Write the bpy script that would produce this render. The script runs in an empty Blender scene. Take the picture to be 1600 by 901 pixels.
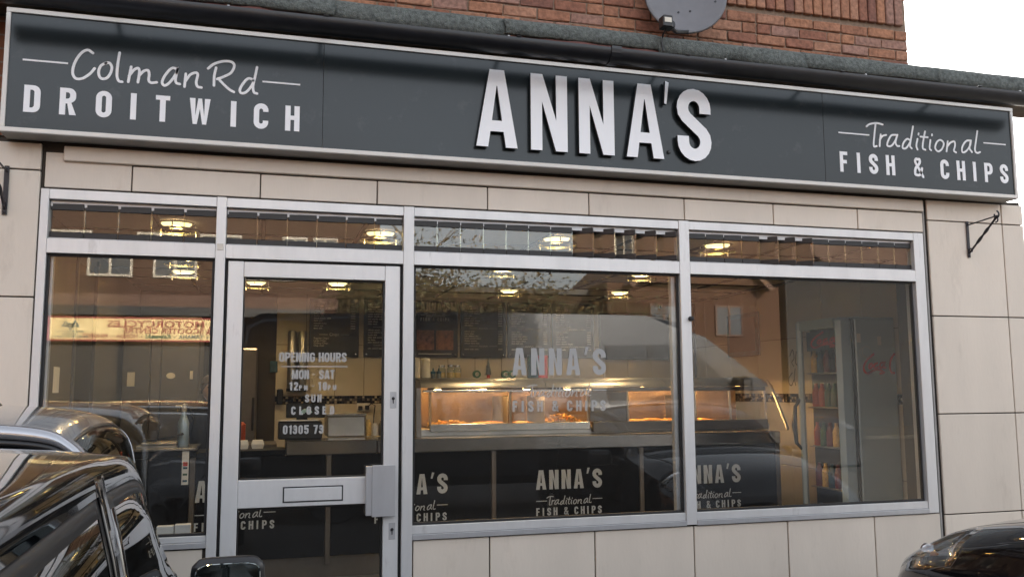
import bpy, bmesh, math, random
from mathutils import Vector, Matrix
from mathutils.geometry import tessellate_polygon
random.seed(7)
SC = bpy.context.scene
COL = SC.collection
rad = math.radians

# ------------------------------------------------------------------ camera, world, sun, exposure
cam = bpy.data.cameras.new('camera'); camo = bpy.data.objects.new('camera', cam); COL.objects.link(camo)
R_, U_, F_ = Vector((.961784, -.273748, -.005774)), Vector((-.025777, -.111518, .993428)), Vector((.272593, .955314, .114313))
camo.matrix_world = Matrix(((R_.x, U_.x, -F_.x, 0), (R_.y, U_.y, -F_.y, -5.0), (R_.z, U_.z, -F_.z, 1.55), (0, 0, 0, 1)))
cam.sensor_width = 36; cam.lens = 31.034; cam.clip_start = .02; cam.clip_end = 1500
SC.camera = camo
SUN_EL, SUN_AZ = rad(21), rad(14)          # the low sun stands behind the shop, a little to its right
W = bpy.data.worlds.new('World'); SC.world = W; W.use_nodes = True
nt = W.node_tree; bg = nt.nodes['Background']
sky = nt.nodes.new('ShaderNodeTexSky'); sky.sky_type = 'NISHITA'; sky.sun_disc = False
sky.sun_elevation = SUN_EL; sky.sun_rotation = SUN_AZ
sky.air_density = 1.0; sky.dust_density = 4.5; sky.ozone_density = 1.0; sky.altitude = 50
hz = nt.nodes.new('ShaderNodeHueSaturation'); hz.inputs['Saturation'].default_value = .30      # thin white overcast takes most of the blue out
nt.links.new(sky.outputs[0], hz.inputs['Color']); nt.links.new(hz.outputs[0], bg.inputs[0]); bg.inputs[1].default_value = .13
sun = bpy.data.lights.new('sun', 'SUN'); sun.energy = 3.6; sun.angle = rad(1.5); sun.color = (1, .86, .68)
suno = bpy.data.objects.new('sun', sun); COL.objects.link(suno)
sd = Vector((math.sin(SUN_AZ) * math.cos(SUN_EL), math.cos(SUN_AZ) * math.cos(SUN_EL), math.sin(SUN_EL)))
suno.rotation_euler = sd.to_track_quat('Z', 'Y').to_euler()
suno.location = (0, 10, 12)
SC.view_settings.view_transform = 'Standard'; SC.view_settings.look = 'None'
SC.view_settings.exposure = 2.53; SC.view_settings.gamma = 1
SC.render.engine = 'CYCLES'
SC.cycles.use_denoising = True
SC.cycles.max_bounces = 8; SC.cycles.diffuse_bounces = 3; SC.cycles.glossy_bounces = 4
SC.cycles.transparent_max_bounces = 20; SC.cycles.transmission_bounces = 4
SC.cycles.caustics_reflective = False; SC.cycles.caustics_refractive = False
SC.cycles.sample_clamp_indirect = 6

# ------------------------------------------------------------------ materials
MATS = {}
def mat(name, col, rough=.5, metal=0., var=0., scale=6., bump=0., bscale=None, rand=0., coat=0., spec=.5, streak=1., emit=0., stain=None):
    m = bpy.data.materials.new(name); m.use_nodes = True; MATS[name] = m
    n, l = m.node_tree.nodes, m.node_tree.links
    p = n['Principled BSDF']
    p.inputs['Base Color'].default_value = (*col, 1); p.inputs['Roughness'].default_value = rough
    p.inputs['Metallic'].default_value = metal; p.inputs['Specular IOR Level'].default_value = spec
    p.inputs['Coat Weight'].default_value = coat; p.inputs['Coat Roughness'].default_value = .03
    if emit:
        p.inputs['Emission Color'].default_value = (*col, 1); p.inputs['Emission Strength'].default_value = emit
    src = None
    if var or bump or stain:
        g = n.new('ShaderNodeNewGeometry'); mp = n.new('ShaderNodeMapping'); mp.inputs['Scale'].default_value = (1, 1, streak)
        l.new(g.outputs['Position'], mp.inputs['Vector'])
    if var:
        t = n.new('ShaderNodeTexNoise'); t.inputs['Scale'].default_value = scale; t.inputs['Detail'].default_value = 6; t.inputs['Roughness'].default_value = .62
        l.new(mp.outputs[0], t.inputs['Vector'])
        r = n.new('ShaderNodeMapRange'); r.inputs[1].default_value = .28; r.inputs[2].default_value = .72; r.inputs[3].default_value = 1 - var; r.inputs[4].default_value = 1 + var
        l.new(t.outputs[0], r.inputs[0])
        x = n.new('ShaderNodeMix'); x.data_type = 'RGBA'; x.blend_type = 'MULTIPLY'; x.inputs[0].default_value = 1
        x.inputs[6].default_value = (*col, 1); l.new(r.outputs[0], x.inputs[7]); src = x.outputs[2]
    if stain:
        t = n.new('ShaderNodeTexNoise'); t.inputs['Scale'].default_value = stain[1]; t.inputs['Detail'].default_value = 9; t.inputs['Roughness'].default_value = .7
        l.new(mp.outputs[0], t.inputs['Vector'])
        r = n.new('ShaderNodeMapRange'); r.inputs[1].default_value = stain[2]; r.inputs[2].default_value = stain[2] + .12; r.inputs[3].default_value = 0; r.inputs[4].default_value = stain[3]
        l.new(t.outputs[0], r.inputs[0])
        x = n.new('ShaderNodeMix'); x.data_type = 'RGBA'; l.new(r.outputs[0], x.inputs[0])
        if src: l.new(src, x.inputs[6])
        else: x.inputs[6].default_value = (*col, 1)
        x.inputs[7].default_value = (*stain[0], 1); src = x.outputs[2]
    if rand:
        o = n.new('ShaderNodeObjectInfo'); h = n.new('ShaderNodeHueSaturation')
        r = n.new('ShaderNodeMapRange'); r.inputs[3].default_value = 1 - rand; r.inputs[4].default_value = 1 + rand
        l.new(o.outputs['Random'], r.inputs[0]); l.new(r.outputs[0], h.inputs['Value'])
        if src: l.new(src, h.inputs['Color'])
        else: h.inputs['Color'].default_value = (*col, 1)
        src = h.outputs[0]
    if src: l.new(src, p.inputs['Base Color'])
    if bump:
        t = n.new('ShaderNodeTexNoise'); t.inputs['Scale'].default_value = bscale or scale * 8; t.inputs['Detail'].default_value = 4
        l.new(mp.outputs[0], t.inputs['Vector'])
        b = n.new('ShaderNodeBump'); b.inputs['Strength'].default_value = bump; b.inputs['Distance'].default_value = .01
        l.new(t.outputs[0], b.inputs['Height']); l.new(b.outputs[0], p.inputs['Normal'])
    return m

def ramp_mat(name, cols, rough, source='object', bump=0., var=.25, scale=30., constant=True):
    m = mat(name, cols[0], rough); n, l = m.node_tree.nodes, m.node_tree.links; p = n['Principled BSDF']
    s = n.new('ShaderNodeObjectInfo').outputs['Random'] if source == 'object' else n.new('ShaderNodeNewGeometry').outputs['Random Per Island']
    r = n.new('ShaderNodeValToRGB'); r.color_ramp.interpolation = 'CONSTANT' if constant else 'LINEAR'
    e = r.color_ramp.elements
    while len(e) < len(cols): e.new(.5)
    for i, c in enumerate(cols):
        e[i].position = i / len(cols); e[i].color = (*c, 1)
    l.new(s, r.inputs[0])
    g = n.new('ShaderNodeNewGeometry'); t = n.new('ShaderNodeTexNoise'); t.inputs['Scale'].default_value = scale; t.inputs['Detail'].default_value = 6
    l.new(g.outputs['Position'], t.inputs['Vector'])
    q = n.new('ShaderNodeMapRange'); q.inputs[1].default_value = .3; q.inputs[2].default_value = .7; q.inputs[3].default_value = 1 - var; q.inputs[4].default_value = 1 + var
    l.new(t.outputs[0], q.inputs[0])
    x = n.new('ShaderNodeMix'); x.data_type = 'RGBA'; x.blend_type = 'MULTIPLY'; x.inputs[0].default_value = 1
    l.new(r.outputs[0], x.inputs[6]); l.new(q.outputs[0], x.inputs[7]); l.new(x.outputs[2], p.inputs['Base Color'])
    if bump:
        b = n.new('ShaderNodeBump'); b.inputs['Strength'].default_value = bump; b.inputs['Distance'].default_value = .01
        l.new(t.outputs[0], b.inputs['Height']); l.new(b.outputs[0], p.inputs['Normal'])
    return m

def glass_mat(name, tint, r0, rough=0., dirt=0.):
    m = bpy.data.materials.new(name); m.use_nodes = True; MATS[name] = m
    n, l = m.node_tree.nodes, m.node_tree.links; n.remove(n['Principled BSDF'])
    t = n.new('ShaderNodeBsdfTransparent'); t.inputs[0].default_value = (*tint, 1)
    g = n.new('ShaderNodeBsdfGlossy'); g.inputs['Roughness'].default_value = rough; g.inputs[0].default_value = (1, 1, 1, 1)
    w = n.new('ShaderNodeLayerWeight'); w.inputs[0].default_value = .5
    pw = n.new('ShaderNodeMath'); pw.operation = 'POWER'; l.new(w.outputs['Facing'], pw.inputs[0]); pw.inputs[1].default_value = 5
    r = n.new('ShaderNodeMapRange'); r.inputs[3].default_value = r0; r.inputs[4].default_value = 1; l.new(pw.outputs[0], r.inputs[0])
    x = n.new('ShaderNodeMixShader'); l.new(r.outputs[0], x.inputs[0]); l.new(t.outputs[0], x.inputs[1]); l.new(g.outputs[0], x.inputs[2])
    out = x.outputs[0]
    if dirt:
        d = n.new('ShaderNodeBsdfDiffuse'); d.inputs[0].default_value = (.6, .58, .55, 1)
        ge = n.new('ShaderNodeNewGeometry'); no = n.new('ShaderNodeTexNoise'); no.inputs['Scale'].default_value = 3; no.inputs['Detail'].default_value = 8; no.inputs['Roughness'].default_value = .75
        l.new(ge.outputs['Position'], no.inputs['Vector'])
        mr = n.new('ShaderNodeMapRange'); mr.inputs[1].default_value = .4; mr.inputs[2].default_value = .75; mr.inputs[3].default_value = dirt * .3; mr.inputs[4].default_value = dirt
        l.new(no.outputs[0], mr.inputs[0])
        y = n.new('ShaderNodeMixShader'); l.new(mr.outputs[0], y.inputs[0]); l.new(out, y.inputs[1]); l.new(d.outputs[0], y.inputs[2]); out = y.outputs[0]
    l.new(out, n['Material Output'].inputs['Surface'])
    return m

def brick_mat(name, c1, c2, mortar, scale=1.):
    m = mat(name, c1, .9); n, l = m.node_tree.nodes, m.node_tree.links; p = n['Principled BSDF']
    g = n.new('ShaderNodeNewGeometry'); sx = n.new('ShaderNodeSeparateXYZ'); l.new(g.outputs['Position'], sx.inputs[0])
    ad = n.new('ShaderNodeMath'); ad.operation = 'ADD'; l.new(sx.outputs[0], ad.inputs[0]); l.new(sx.outputs[1], ad.inputs[1])
    cx = n.new('ShaderNodeCombineXYZ'); l.new(ad.outputs[0], cx.inputs[0]); l.new(sx.outputs[2], cx.inputs[1])
    b = n.new('ShaderNodeTexBrick'); b.inputs['Scale'].default_value = 1; b.inputs['Brick Width'].default_value = .225; b.inputs['Row Height'].default_value = .075
    b.inputs['Mortar Size'].default_value = .005; b.inputs['Color1'].default_value = (*c1, 1); b.inputs['Color2'].default_value = (*c2, 1); b.inputs['Mortar'].default_value = (*mortar, 1)
    l.new(cx.outputs[0], b.inputs['Vector']); l.new(b.outputs['Color'], p.inputs['Base Color'])
    bp = n.new('ShaderNodeBump'); bp.inputs['Strength'].default_value = .5; bp.inputs['Distance'].default_value = .008; bp.invert = True
    l.new(b.outputs['Fac'], bp.inputs['Height']); l.new(bp.outputs[0], p.inputs['Normal'])
    return m

tile_m = mat('stone_tile', (.74, .655, .555), .42, var=.075, scale=2.2, bump=.08, bscale=60, rand=.05, streak=.3, stain=((.42, .35, .28), 6, .57, .24))
joint_m = mat('dark_joint', (.055, .045, .036), .9)
alu_m = mat('brushed_aluminium', (.70, .695, .688), .42, metal=.35, var=.08, scale=9, streak=.2, rand=.03, stain=((.36, .35, .33), 9, .60, .55))
alu2_m = mat('worn_aluminium', (.50, .50, .51), .4, metal=.45, var=.08, scale=12, streak=.2)
seal_m = mat('black_rubber', (.012, .012, .013), .6)
louvre_m = mat('black_louvre_clip', (.014, .014, .015), .45)
panel_m = mat('sign_panel', (.019, .026, .029), .2, spec=.38, var=.06, scale=2.5, stain=((.055, .06, .062), 7, .58, .5))
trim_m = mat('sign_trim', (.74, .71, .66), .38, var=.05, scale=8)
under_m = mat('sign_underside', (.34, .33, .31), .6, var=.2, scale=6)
white_m = mat('white_letter', (.90, .905, .92), .3)
raised_m = mat('raised_letter', (.90, .905, .92), .16)
side_m = mat('letter_return', (.02, .022, .025), .4)
vinyl_m = mat('frosted_vinyl', (.40, .40, .39), .6); cvinyl_m = mat('panel_print', (.46, .48, .49), .6)
felt_m = mat('mineral_felt', (.115, .128, .119), .95, var=.6, scale=45, bump=1., bscale=150, stain=((.045, .05, .046), 4, .55, .7))
fascia_m = mat('red_fascia', (.135, .038, .028), .55, var=.25, scale=10)
gutter_m = mat('black_gutter', (.013, .014, .018), .34, var=.3, scale=10)
wood_m = mat('brown_batten', (.11, .085, .06), .8, var=.3, scale=14)
brick_m = ramp_mat('red_brick', [(.30, .138, .082), (.35, .178, .112), (.25, .108, .068), (.33, .156, .092), (.29, .162, .122), (.20, .09, .064), (.35, .166, .094)], .9, bump=.5, var=.32, scale=38)
mortar_m = mat('mortar', (.25, .18, .13), .95, var=.2, scale=40, bump=.4)
upper_m = brick_mat('brickwork', (.26, .11, .06), (.20, .08, .045), (.24, .19, .15))
dish_m = mat('dish_grey', (.155, .155, .165), .45, var=.1, scale=9)
plastic_m = mat('black_plastic', (.012, .012, .013), .38)
grey_plastic_m = mat('grey_plastic', (.09, .09, .095), .5)
label_m = mat('paper_label', (.72, .68, .58), .7)
iron_m = mat('black_iron', (.017, .015, .02), .42, bump=.2, bscale=90)
glass_m = glass_mat('window_glass', (.95, .955, .945), .05, dirt=.012)
cab_glass_m = glass_mat('cabinet_glass', (.97, .97, .97), .022)
car_glass_m = glass_mat('car_glass', (.22, .25, .26), .12)
ground_m = mat('asphalt', (.055, .054, .052), .9, var=.25, scale=8, bump=.5, bscale=120)
pave_m = mat('concrete_paving', (.30, .29, .27), .9, var=.15, scale=5)
wtile_m = mat('cream_wall_tile', (.62, .55, .44), .22, var=.04, scale=3, rand=.03)
ctile_m = mat('ceiling_tile', (.60, .56, .50), .85, var=.08, scale=25, rand=.03)
grid_m = mat('ceiling_grid', (.10, .085, .07), .7)
floor_m = mat('shop_floor', (.13, .125, .12), .35, var=.15, scale=7)
black_m = mat('black_panel', (.004, .005, .0075), .42, spec=.14)
steel_m = mat('stainless_steel', (.55, .53, .50), .27, metal=1., var=.1, scale=5, streak=12)
wsteel_m = mat('worktop_steel', (.30, .29, .28), .24, metal=1., var=.1, scale=5)
steel2_m = mat('dull_steel', (.42, .41, .39), .36, metal=.9, var=.12, scale=6)
dsteel_m = mat('dark_steel', (.17, .155, .14), .35, metal=.7, var=.15, scale=5)
greyp_m = mat('grey_painted_steel', (.105, .096, .086), .42, metal=.25, var=.1, scale=4)
brownp_m = mat('olive_panel', (.11, .09, .055), .5, var=.15, scale=3, streak=.3)
board_m = mat('slate_board', (.035, .037, .041), .45)
chalk_m = mat('board_print', (.85, .83, .78), .7)
red_m = mat('red_print', (.55, .03, .03), .45)
photo_m = mat('food_print', (.36, .17, .11), .5, var=.7, scale=28)
blue_m = mat('blue_print', (.02, .075, .12), .4, var=.5, scale=14)
screen_m = mat('dark_screen', (.006, .006, .007), .5, spec=.1)
paper_m = mat('white_paper', (.70, .69, .66), .7, var=.04, scale=20)
foam_m = mat('white_foam', (.78, .74, .66), .6)
chip_m = ramp_mat('fried_potato', [(.62, .34, .06), (.70, .42, .10), (.55, .26, .04), (.74, .48, .14)], .55, source='island', scale=60)
fish_m = mat('golden_batter', (.58, .27, .05), .5, var=.4, scale=40, bump=1., bscale=90)
mosaic_m = ramp_mat('mosaic_glass', [(.012, .012, .016), (.06, .05, .045), (.02, .02, .025), (.30, .24, .17), (.015, .015, .02), (.12, .10, .08), (.42, .36, .27), (.02, .018, .02)], .2, source='island', var=.1)
lamp_m = mat('lamp_glow', (1, .72, .38), .5, emit=52.); skirt_m = mat('lamp_skirt_glow', (1, .80, .36), .5, emit=.40)
heat_m = mat('added_lamp_glow', (1, .56, .19), .5, emit=56.)
ringg_m = glass_mat('lamp_ring_glass', (.86, .9, .8), .10)
chrome_m = mat('chrome', (.8, .8, .8), .1, metal=1)
jar_m = glass_mat('jar_glass', (.85, .9, .88), .12)
green_m = mat('dark_green', (.03, .10, .045), .5, var=.3, scale=50)
tinsel_m = mat('tinsel', (.18, .20, .20), .3, metal=.5, var=.5, scale=60)
coat_m = mat('dark_cloth', (.010, .010, .012), .9, bump=.3, bscale=200)
skin_m = mat('skin', (.42, .25, .18), .55)
hair_m = mat('dark_hair', (.03, .018, .012), .6)
fridge_m = mat('fridge_grey', (.36, .46, .54), .3, metal=.25)
orange_m = mat('orange_plastic', (.45, .07, .02), .5)
black_paint = mat('black_car_paint', (.0045, .0045, .006), .05, coat=.6, spec=.4)
silver_paint = mat('silver_car_paint', (.36, .365, .385), .25, metal=.75, coat=1.)
van_paint = mat('dark_van_paint', (.030, .034, .042), .3, metal=.3, coat=.8)
trimb_m = mat('car_black_trim', (.01, .01, .011), .35)
carin_m = mat('car_interior', (.02, .02, .022), .8)
lens_m = glass_mat('lamp_lens', (.80, .82, .84), .09)
reflector_m = mat('lamp_reflector', (.55, .55, .56), .4, metal=.35)
amber_m = mat('amber_bulb', (.6, .24, .08), .3)
mirror_m = mat('mirror_glass', (.42, .50, .52), .02, metal=1)
tyre_m = mat('tyre', (.02, .02, .02), .9)
alloy_m = mat('alloy_wheel', (.45, .45, .46), .35, metal=.9)
bark_m = mat('bark', (.09, .07, .05), .95, var=.3, scale=10)
leaf_m = ramp_mat('autumn_leaf', [(.085, .06, .025), (.06, .055, .022), (.10, .065, .02), (.05, .05, .02)], .8, source='island')
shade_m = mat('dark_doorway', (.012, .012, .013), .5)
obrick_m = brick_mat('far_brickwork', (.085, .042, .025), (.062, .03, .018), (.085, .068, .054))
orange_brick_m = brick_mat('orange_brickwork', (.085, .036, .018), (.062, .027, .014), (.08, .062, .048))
wframe_m = mat('white_window_frame', (.42, .38, .32), .5)
fglass_m = mat('far_window_glass', (.03, .034, .04), .08)
signc_m = mat('cream_signboard', (.80, .63, .31), .5, var=.05, scale=2)
maroon_m = mat('maroon_paint', (.26, .03, .022), .5)
teal_m = mat('teal_paint', (.01, .07, .085), .5)
rooft_m = mat('roof_tile', (.13, .08, .06), .9, var=.3, scale=6)

# ------------------------------------------------------------------ helpers
def link(o, parent=None):
    COL.objects.link(o)
    if parent is not None:
        o.parent = parent
        o.matrix_parent_inverse = PW[parent.name].inverted()
    return o
PW = {}
def thing(name, label, cat, loc=(0, 0, 0), rotz=0., group=None, kind=None):
    o = bpy.data.objects.new(name, None); COL.objects.link(o); o.empty_display_size = .1
    o.location = loc; o.rotation_euler = (0, 0, rotz)
    PW[o.name] = Matrix.Translation(loc) @ Matrix.Rotation(rotz, 4, 'Z')
    o['label'] = label; o['category'] = cat
    if group: o['group'] = group
    if kind: o['kind'] = kind
    return o
def tag(o, label, cat, group=None, kind=None):
    o['label'] = label; o['category'] = cat
    if group: o['group'] = group
    if kind: o['kind'] = kind
    return o
def struct(o, label=None):
    o['kind'] = 'structure'
    if label: o['label'] = label
    PW[o.name] = o.matrix_basis.copy()
    return o
def copy_tree(o, parent=None):
    c = o.copy(); COL.objects.link(c)
    if parent is not None: c.parent = parent; c.matrix_parent_inverse = o.matrix_parent_inverse.copy()
    PW[c.name] = c.matrix_basis.copy()
    for k in list(o.children): copy_tree(k, c)
    return c

class B:
    def __init__(s): s.bm = bmesh.new(); s.mi = 0
    def face(s, vs):
        try:
            f = s.bm.faces.new(vs); f.material_index = s.mi; return f
        except ValueError: return None
    def poly(s, pts): return s.face([s.bm.verts.new(p) for p in pts])
    def box(s, x0, x1, y0, y1, z0, z1):
        v = [s.bm.verts.new((x, y, z)) for x in (x0, x1) for y in (y0, y1) for z in (z0, z1)]
        for q in ((0, 1, 3, 2), (4, 6, 7, 5), (0, 4, 5, 1), (2, 3, 7, 6), (0, 2, 6, 4), (1, 5, 7, 3)): s.face([v[i] for i in q])
        return s
    def cbox(s, x0, x1, y0, y1, z0, z1, b=.003):
        b = min(b, (x1 - x0) * .45, (y1 - y0) * .45, (z1 - z0) * .45); X, Y, Z = (x0, x1), (y0, y1), (z0, z1)
        V = {}
        for i in (0, 1):
            for j in (0, 1):
                for k in (0, 1):
                    sx, sy, sz = (b, -b)[i], (b, -b)[j], (b, -b)[k]
                    V[i, j, k, 0] = s.bm.verts.new((X[i], Y[j] + sy, Z[k] + sz))
                    V[i, j, k, 1] = s.bm.verts.new((X[i] + sx, Y[j], Z[k] + sz))
                    V[i, j, k, 2] = s.bm.verts.new((X[i] + sx, Y[j] + sy, Z[k]))
        o = ((0, 0), (1, 0), (1, 1), (0, 1))
        fs = []
        for i in (0, 1):
            q = [V[i, a, c, 0] for a, c in o]; fs.append(q[::-1] if i == 0 else q)
            q = [V[a, i, c, 1] for a, c in o]; fs.append(q if i == 0 else q[::-1])
            q = [V[a, c, i, 2] for a, c in o]; fs.append(q[::-1] if i == 0 else q)
        for a in (0, 1):
            for c in (0, 1):
                fs.append([V[0, a, c, 1], V[1, a, c, 1], V[1, a, c, 2], V[0, a, c, 2]])
                fs.append([V[a, 0, c, 0], V[a, 1, c, 0], V[a, 1, c, 2], V[a, 0, c, 2]])
                fs.append([V[a, c, 0, 0], V[a, c, 1, 0], V[a, c, 1, 1], V[a, c, 0, 1]])
        for i in (0, 1):
            for j in (0, 1):
                for k in (0, 1): fs.append([V[i, j, k, t] for t in range(3)])
        ns = [s.face(q) for q in fs]
        bmesh.ops.recalc_face_normals(s.bm, faces=[f for f in ns if f])
        return s
    def tube(s, path, r, n=8, cap=True):
        P = [Vector(p) for p in path]; rings = []; up = None
        for i, p in enumerate(P):
            d = (P[min(i + 1, len(P) - 1)] - P[max(i - 1, 0)]).normalized()
            if up is None: up = Vector((0, 0, 1)) if abs(d.z) < .9 else Vector((1, 0, 0))
            a = d.cross(up).normalized(); up = a.cross(d).normalized()
            rr = r[i] if isinstance(r, (list, tuple)) else r
            rings.append([s.bm.verts.new(p + (a * math.cos(t) + up * math.sin(t)) * rr) for t in [2 * math.pi * k / n for k in range(n)]])
        for A, Bq in zip(rings, rings[1:]):
            for k in range(n): s.face([A[k], A[(k + 1) % n], Bq[(k + 1) % n], Bq[k]])
        if cap: s.face(rings[0][::-1]); s.face(rings[-1])
        return s
    def lathe(s, prof, c=(0, 0, 0), n=20, axis='z', cap=True):
        rings = []
        for r, z in prof:
            ring = []
            for k in range(n):
                t = 2 * math.pi * k / n; u, v = r * math.cos(t), r * math.sin(t)
                q = (u, v, z) if axis == 'z' else ((u, z, v) if axis == 'y' else (z, u, v))
                ring.append(s.bm.verts.new((q[0] + c[0], q[1] + c[1], q[2] + c[2])))
            rings.append(ring)
        for A, Bq in zip(rings, rings[1:]):
            for k in range(n): s.face([A[k], A[(k + 1) % n], Bq[(k + 1) % n], Bq[k]])
        if prof[0] != prof[-1] and cap:
            if prof[0][0] > 1e-5: s.face(rings[0][::-1])
            if prof[-1][0] > 1e-5: s.face(rings[-1])
        return s
    def extrude_x(s, prof, x0, x1):      # prof: (y, z) closed outline
        a = [s.bm.verts.new((x0, y, z)) for y, z in prof]; b = [s.bm.verts.new((x1, y, z)) for y, z in prof]
        n = len(prof)
        for i in range(n): s.face([a[i], a[(i + 1) % n], b[(i + 1) % n], b[i]])
        s.face(a[::-1]); s.face(b); return s
    def extrude_y(s, prof, y0, y1):      # prof: (x, z)
        a = [s.bm.verts.new((x, y0, z)) for x, z in prof]; b = [s.bm.verts.new((x, y1, z)) for x, z in prof]
        n = len(prof)
        for i in range(n): s.face([a[i], a[(i + 1) % n], b[(i + 1) % n], b[i]])
        s.face(a[::-1]); s.face(b); return s
    # flat shapes in the x-z plane facing -y, y0 the front
    def outline(s, outer, holes, y0, d):
        loops = [outer] + holes
        allp = [p for L in loops for p in L]
        fr = [s.bm.verts.new((x, y0, z)) for x, z in allp]; bk = [s.bm.verts.new((x, y0 + d, z)) for x, z in allp]
        for t in tessellate_polygon([[Vector((x, z, 0)) for x, z in L] for L in loops]): s.face([fr[i] for i in t])
        o = 0; mi = s.mi
        if s.side is not None: s.mi = s.side
        for L in loops:
            n = len(L)
            for i in range(n): s.face([fr[o + i], fr[o + (i + 1) % n], bk[o + (i + 1) % n], bk[o + i]])
            o += n
        s.mi = mi
        return s
    side = None
    def ribbon(s, pts, w, y0, d, smooth=True, caps=True):
        P = [Vector((p[0], p[1])) for p in pts]
        if smooth and len(P) > 2:
            Q = []
            closed = (P[0] - P[-1]).length < 1e-6
            for i in range(len(P) - 1):
                p0 = P[i - 1] if i > 0 else (P[-2] if closed else 2 * P[0] - P[1]); p3 = P[i + 2] if i + 2 < len(P) else (P[1] if closed else 2 * P[-1] - P[-2])
                for k in range(5):
                    t = k / 5
                    Q.append(.5 * (2 * P[i] + (P[i + 1] - p0) * t + (2 * p0 - 5 * P[i] + 4 * P[i + 1] - p3) * t * t + (3 * P[i] - p0 - 3 * P[i + 1] + p3) * t ** 3))
            Q.append(P[-1]); P = Q
        if smooth and len(P) > 16:
            m = 10
            for j, k in enumerate(range(0, len(P) - 1, m)):
                q = P[k:k + m + 1] if k + m + 4 < len(P) else P[k:]
                s.ribbon(q, w, y0 - (.0004 if d > .001 else .00015) * (j % 3), d, False, True)
                if k + m + 4 >= len(P): break
            return s
        L, Rr = [], []
        n = len(P)
        for i in range(n):
            d0 = (P[i] - P[i - 1]).normalized() if i > 0 else (P[1] - P[0]).normalized()
            d1 = (P[i + 1] - P[i]).normalized() if i < n - 1 else d0
            t = (d0 + d1); t = t.normalized() if t.length > 1e-6 else d0
            nn = Vector((-t.y, t.x)); k = 1 / max(.5, nn.dot(Vector((-d0.y, d0.x))))
            L.append(P[i] + nn * w / 2 * k); Rr.append(P[i] - nn * w / 2 * k)
        if caps:
            e = (P[-1] - P[-2]).normalized(); b = (P[0] - P[1]).normalized()
            capE = [P[-1] + (Vector((-e.y, e.x)) * math.cos(a) + e * math.sin(a)) * w / 2 for a in (math.pi * .25, math.pi * .5, math.pi * .75)]
            capB = [P[0] + (Vector((-b.y, b.x)) * math.cos(a) + b * math.sin(a)) * w / 2 for a in (math.pi * .25, math.pi * .5, math.pi * .75)]
        else: capE = capB = []
        V = lambda p, y: s.bm.verts.new((p.x, y, p.y))
        lf, rf = [V(p, y0) for p in L], [V(p, y0) for p in Rr]; lb, rb = [V(p, y0 + d) for p in L], [V(p, y0 + d) for p in Rr]
        for i in range(n - 1): s.face([lf[i], rf[i], rf[i + 1], lf[i + 1]])
        ce, cb = [V(p, y0) for p in capE], [V(p, y0) for p in capB]; ceb, cbb = [V(p, y0 + d) for p in capE], [V(p, y0 + d) for p in capB]
        if caps: s.face([lf[-1]] + ce + [rf[-1]]); s.face([rf[0]] + cb + [lf[0]])
        mi = s.mi
        if s.side is not None: s.mi = s.side
        loopf = lf + ce + rf[::-1] + cb; loopb = lb + ceb + rb[::-1] + cbb
        m = len(loopf)
        for i in range(m): s.face([loopf[i], loopf[(i + 1) % m], loopb[(i + 1) % m], loopb[i]])
        s.mi = mi
        return s
    def mesh(s, name):
        me = bpy.data.meshes.new(name); s.bm.to_mesh(me); s.bm.free(); return me
    def done(s, name, m, parent=None, smooth=False, fix=True):
        if fix: bmesh.ops.recalc_face_normals(s.bm, faces=s.bm.faces)
        me = s.mesh(name)
        for x in (m if isinstance(m, (list, tuple)) else [m]): me.materials.append(x)
        if smooth:
            me.polygons.foreach_set('use_smooth', [True] * len(me.polygons))
            if smooth != 'full':
                try: me.set_sharp_from_angle(angle=rad(38))
                except Exception: pass
        o = bpy.data.objects.new(name, me); link(o, parent); return o
def box(name, m, parent, *a, b=.003): return B().cbox(*a, b=b).done(name, m, parent)

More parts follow.
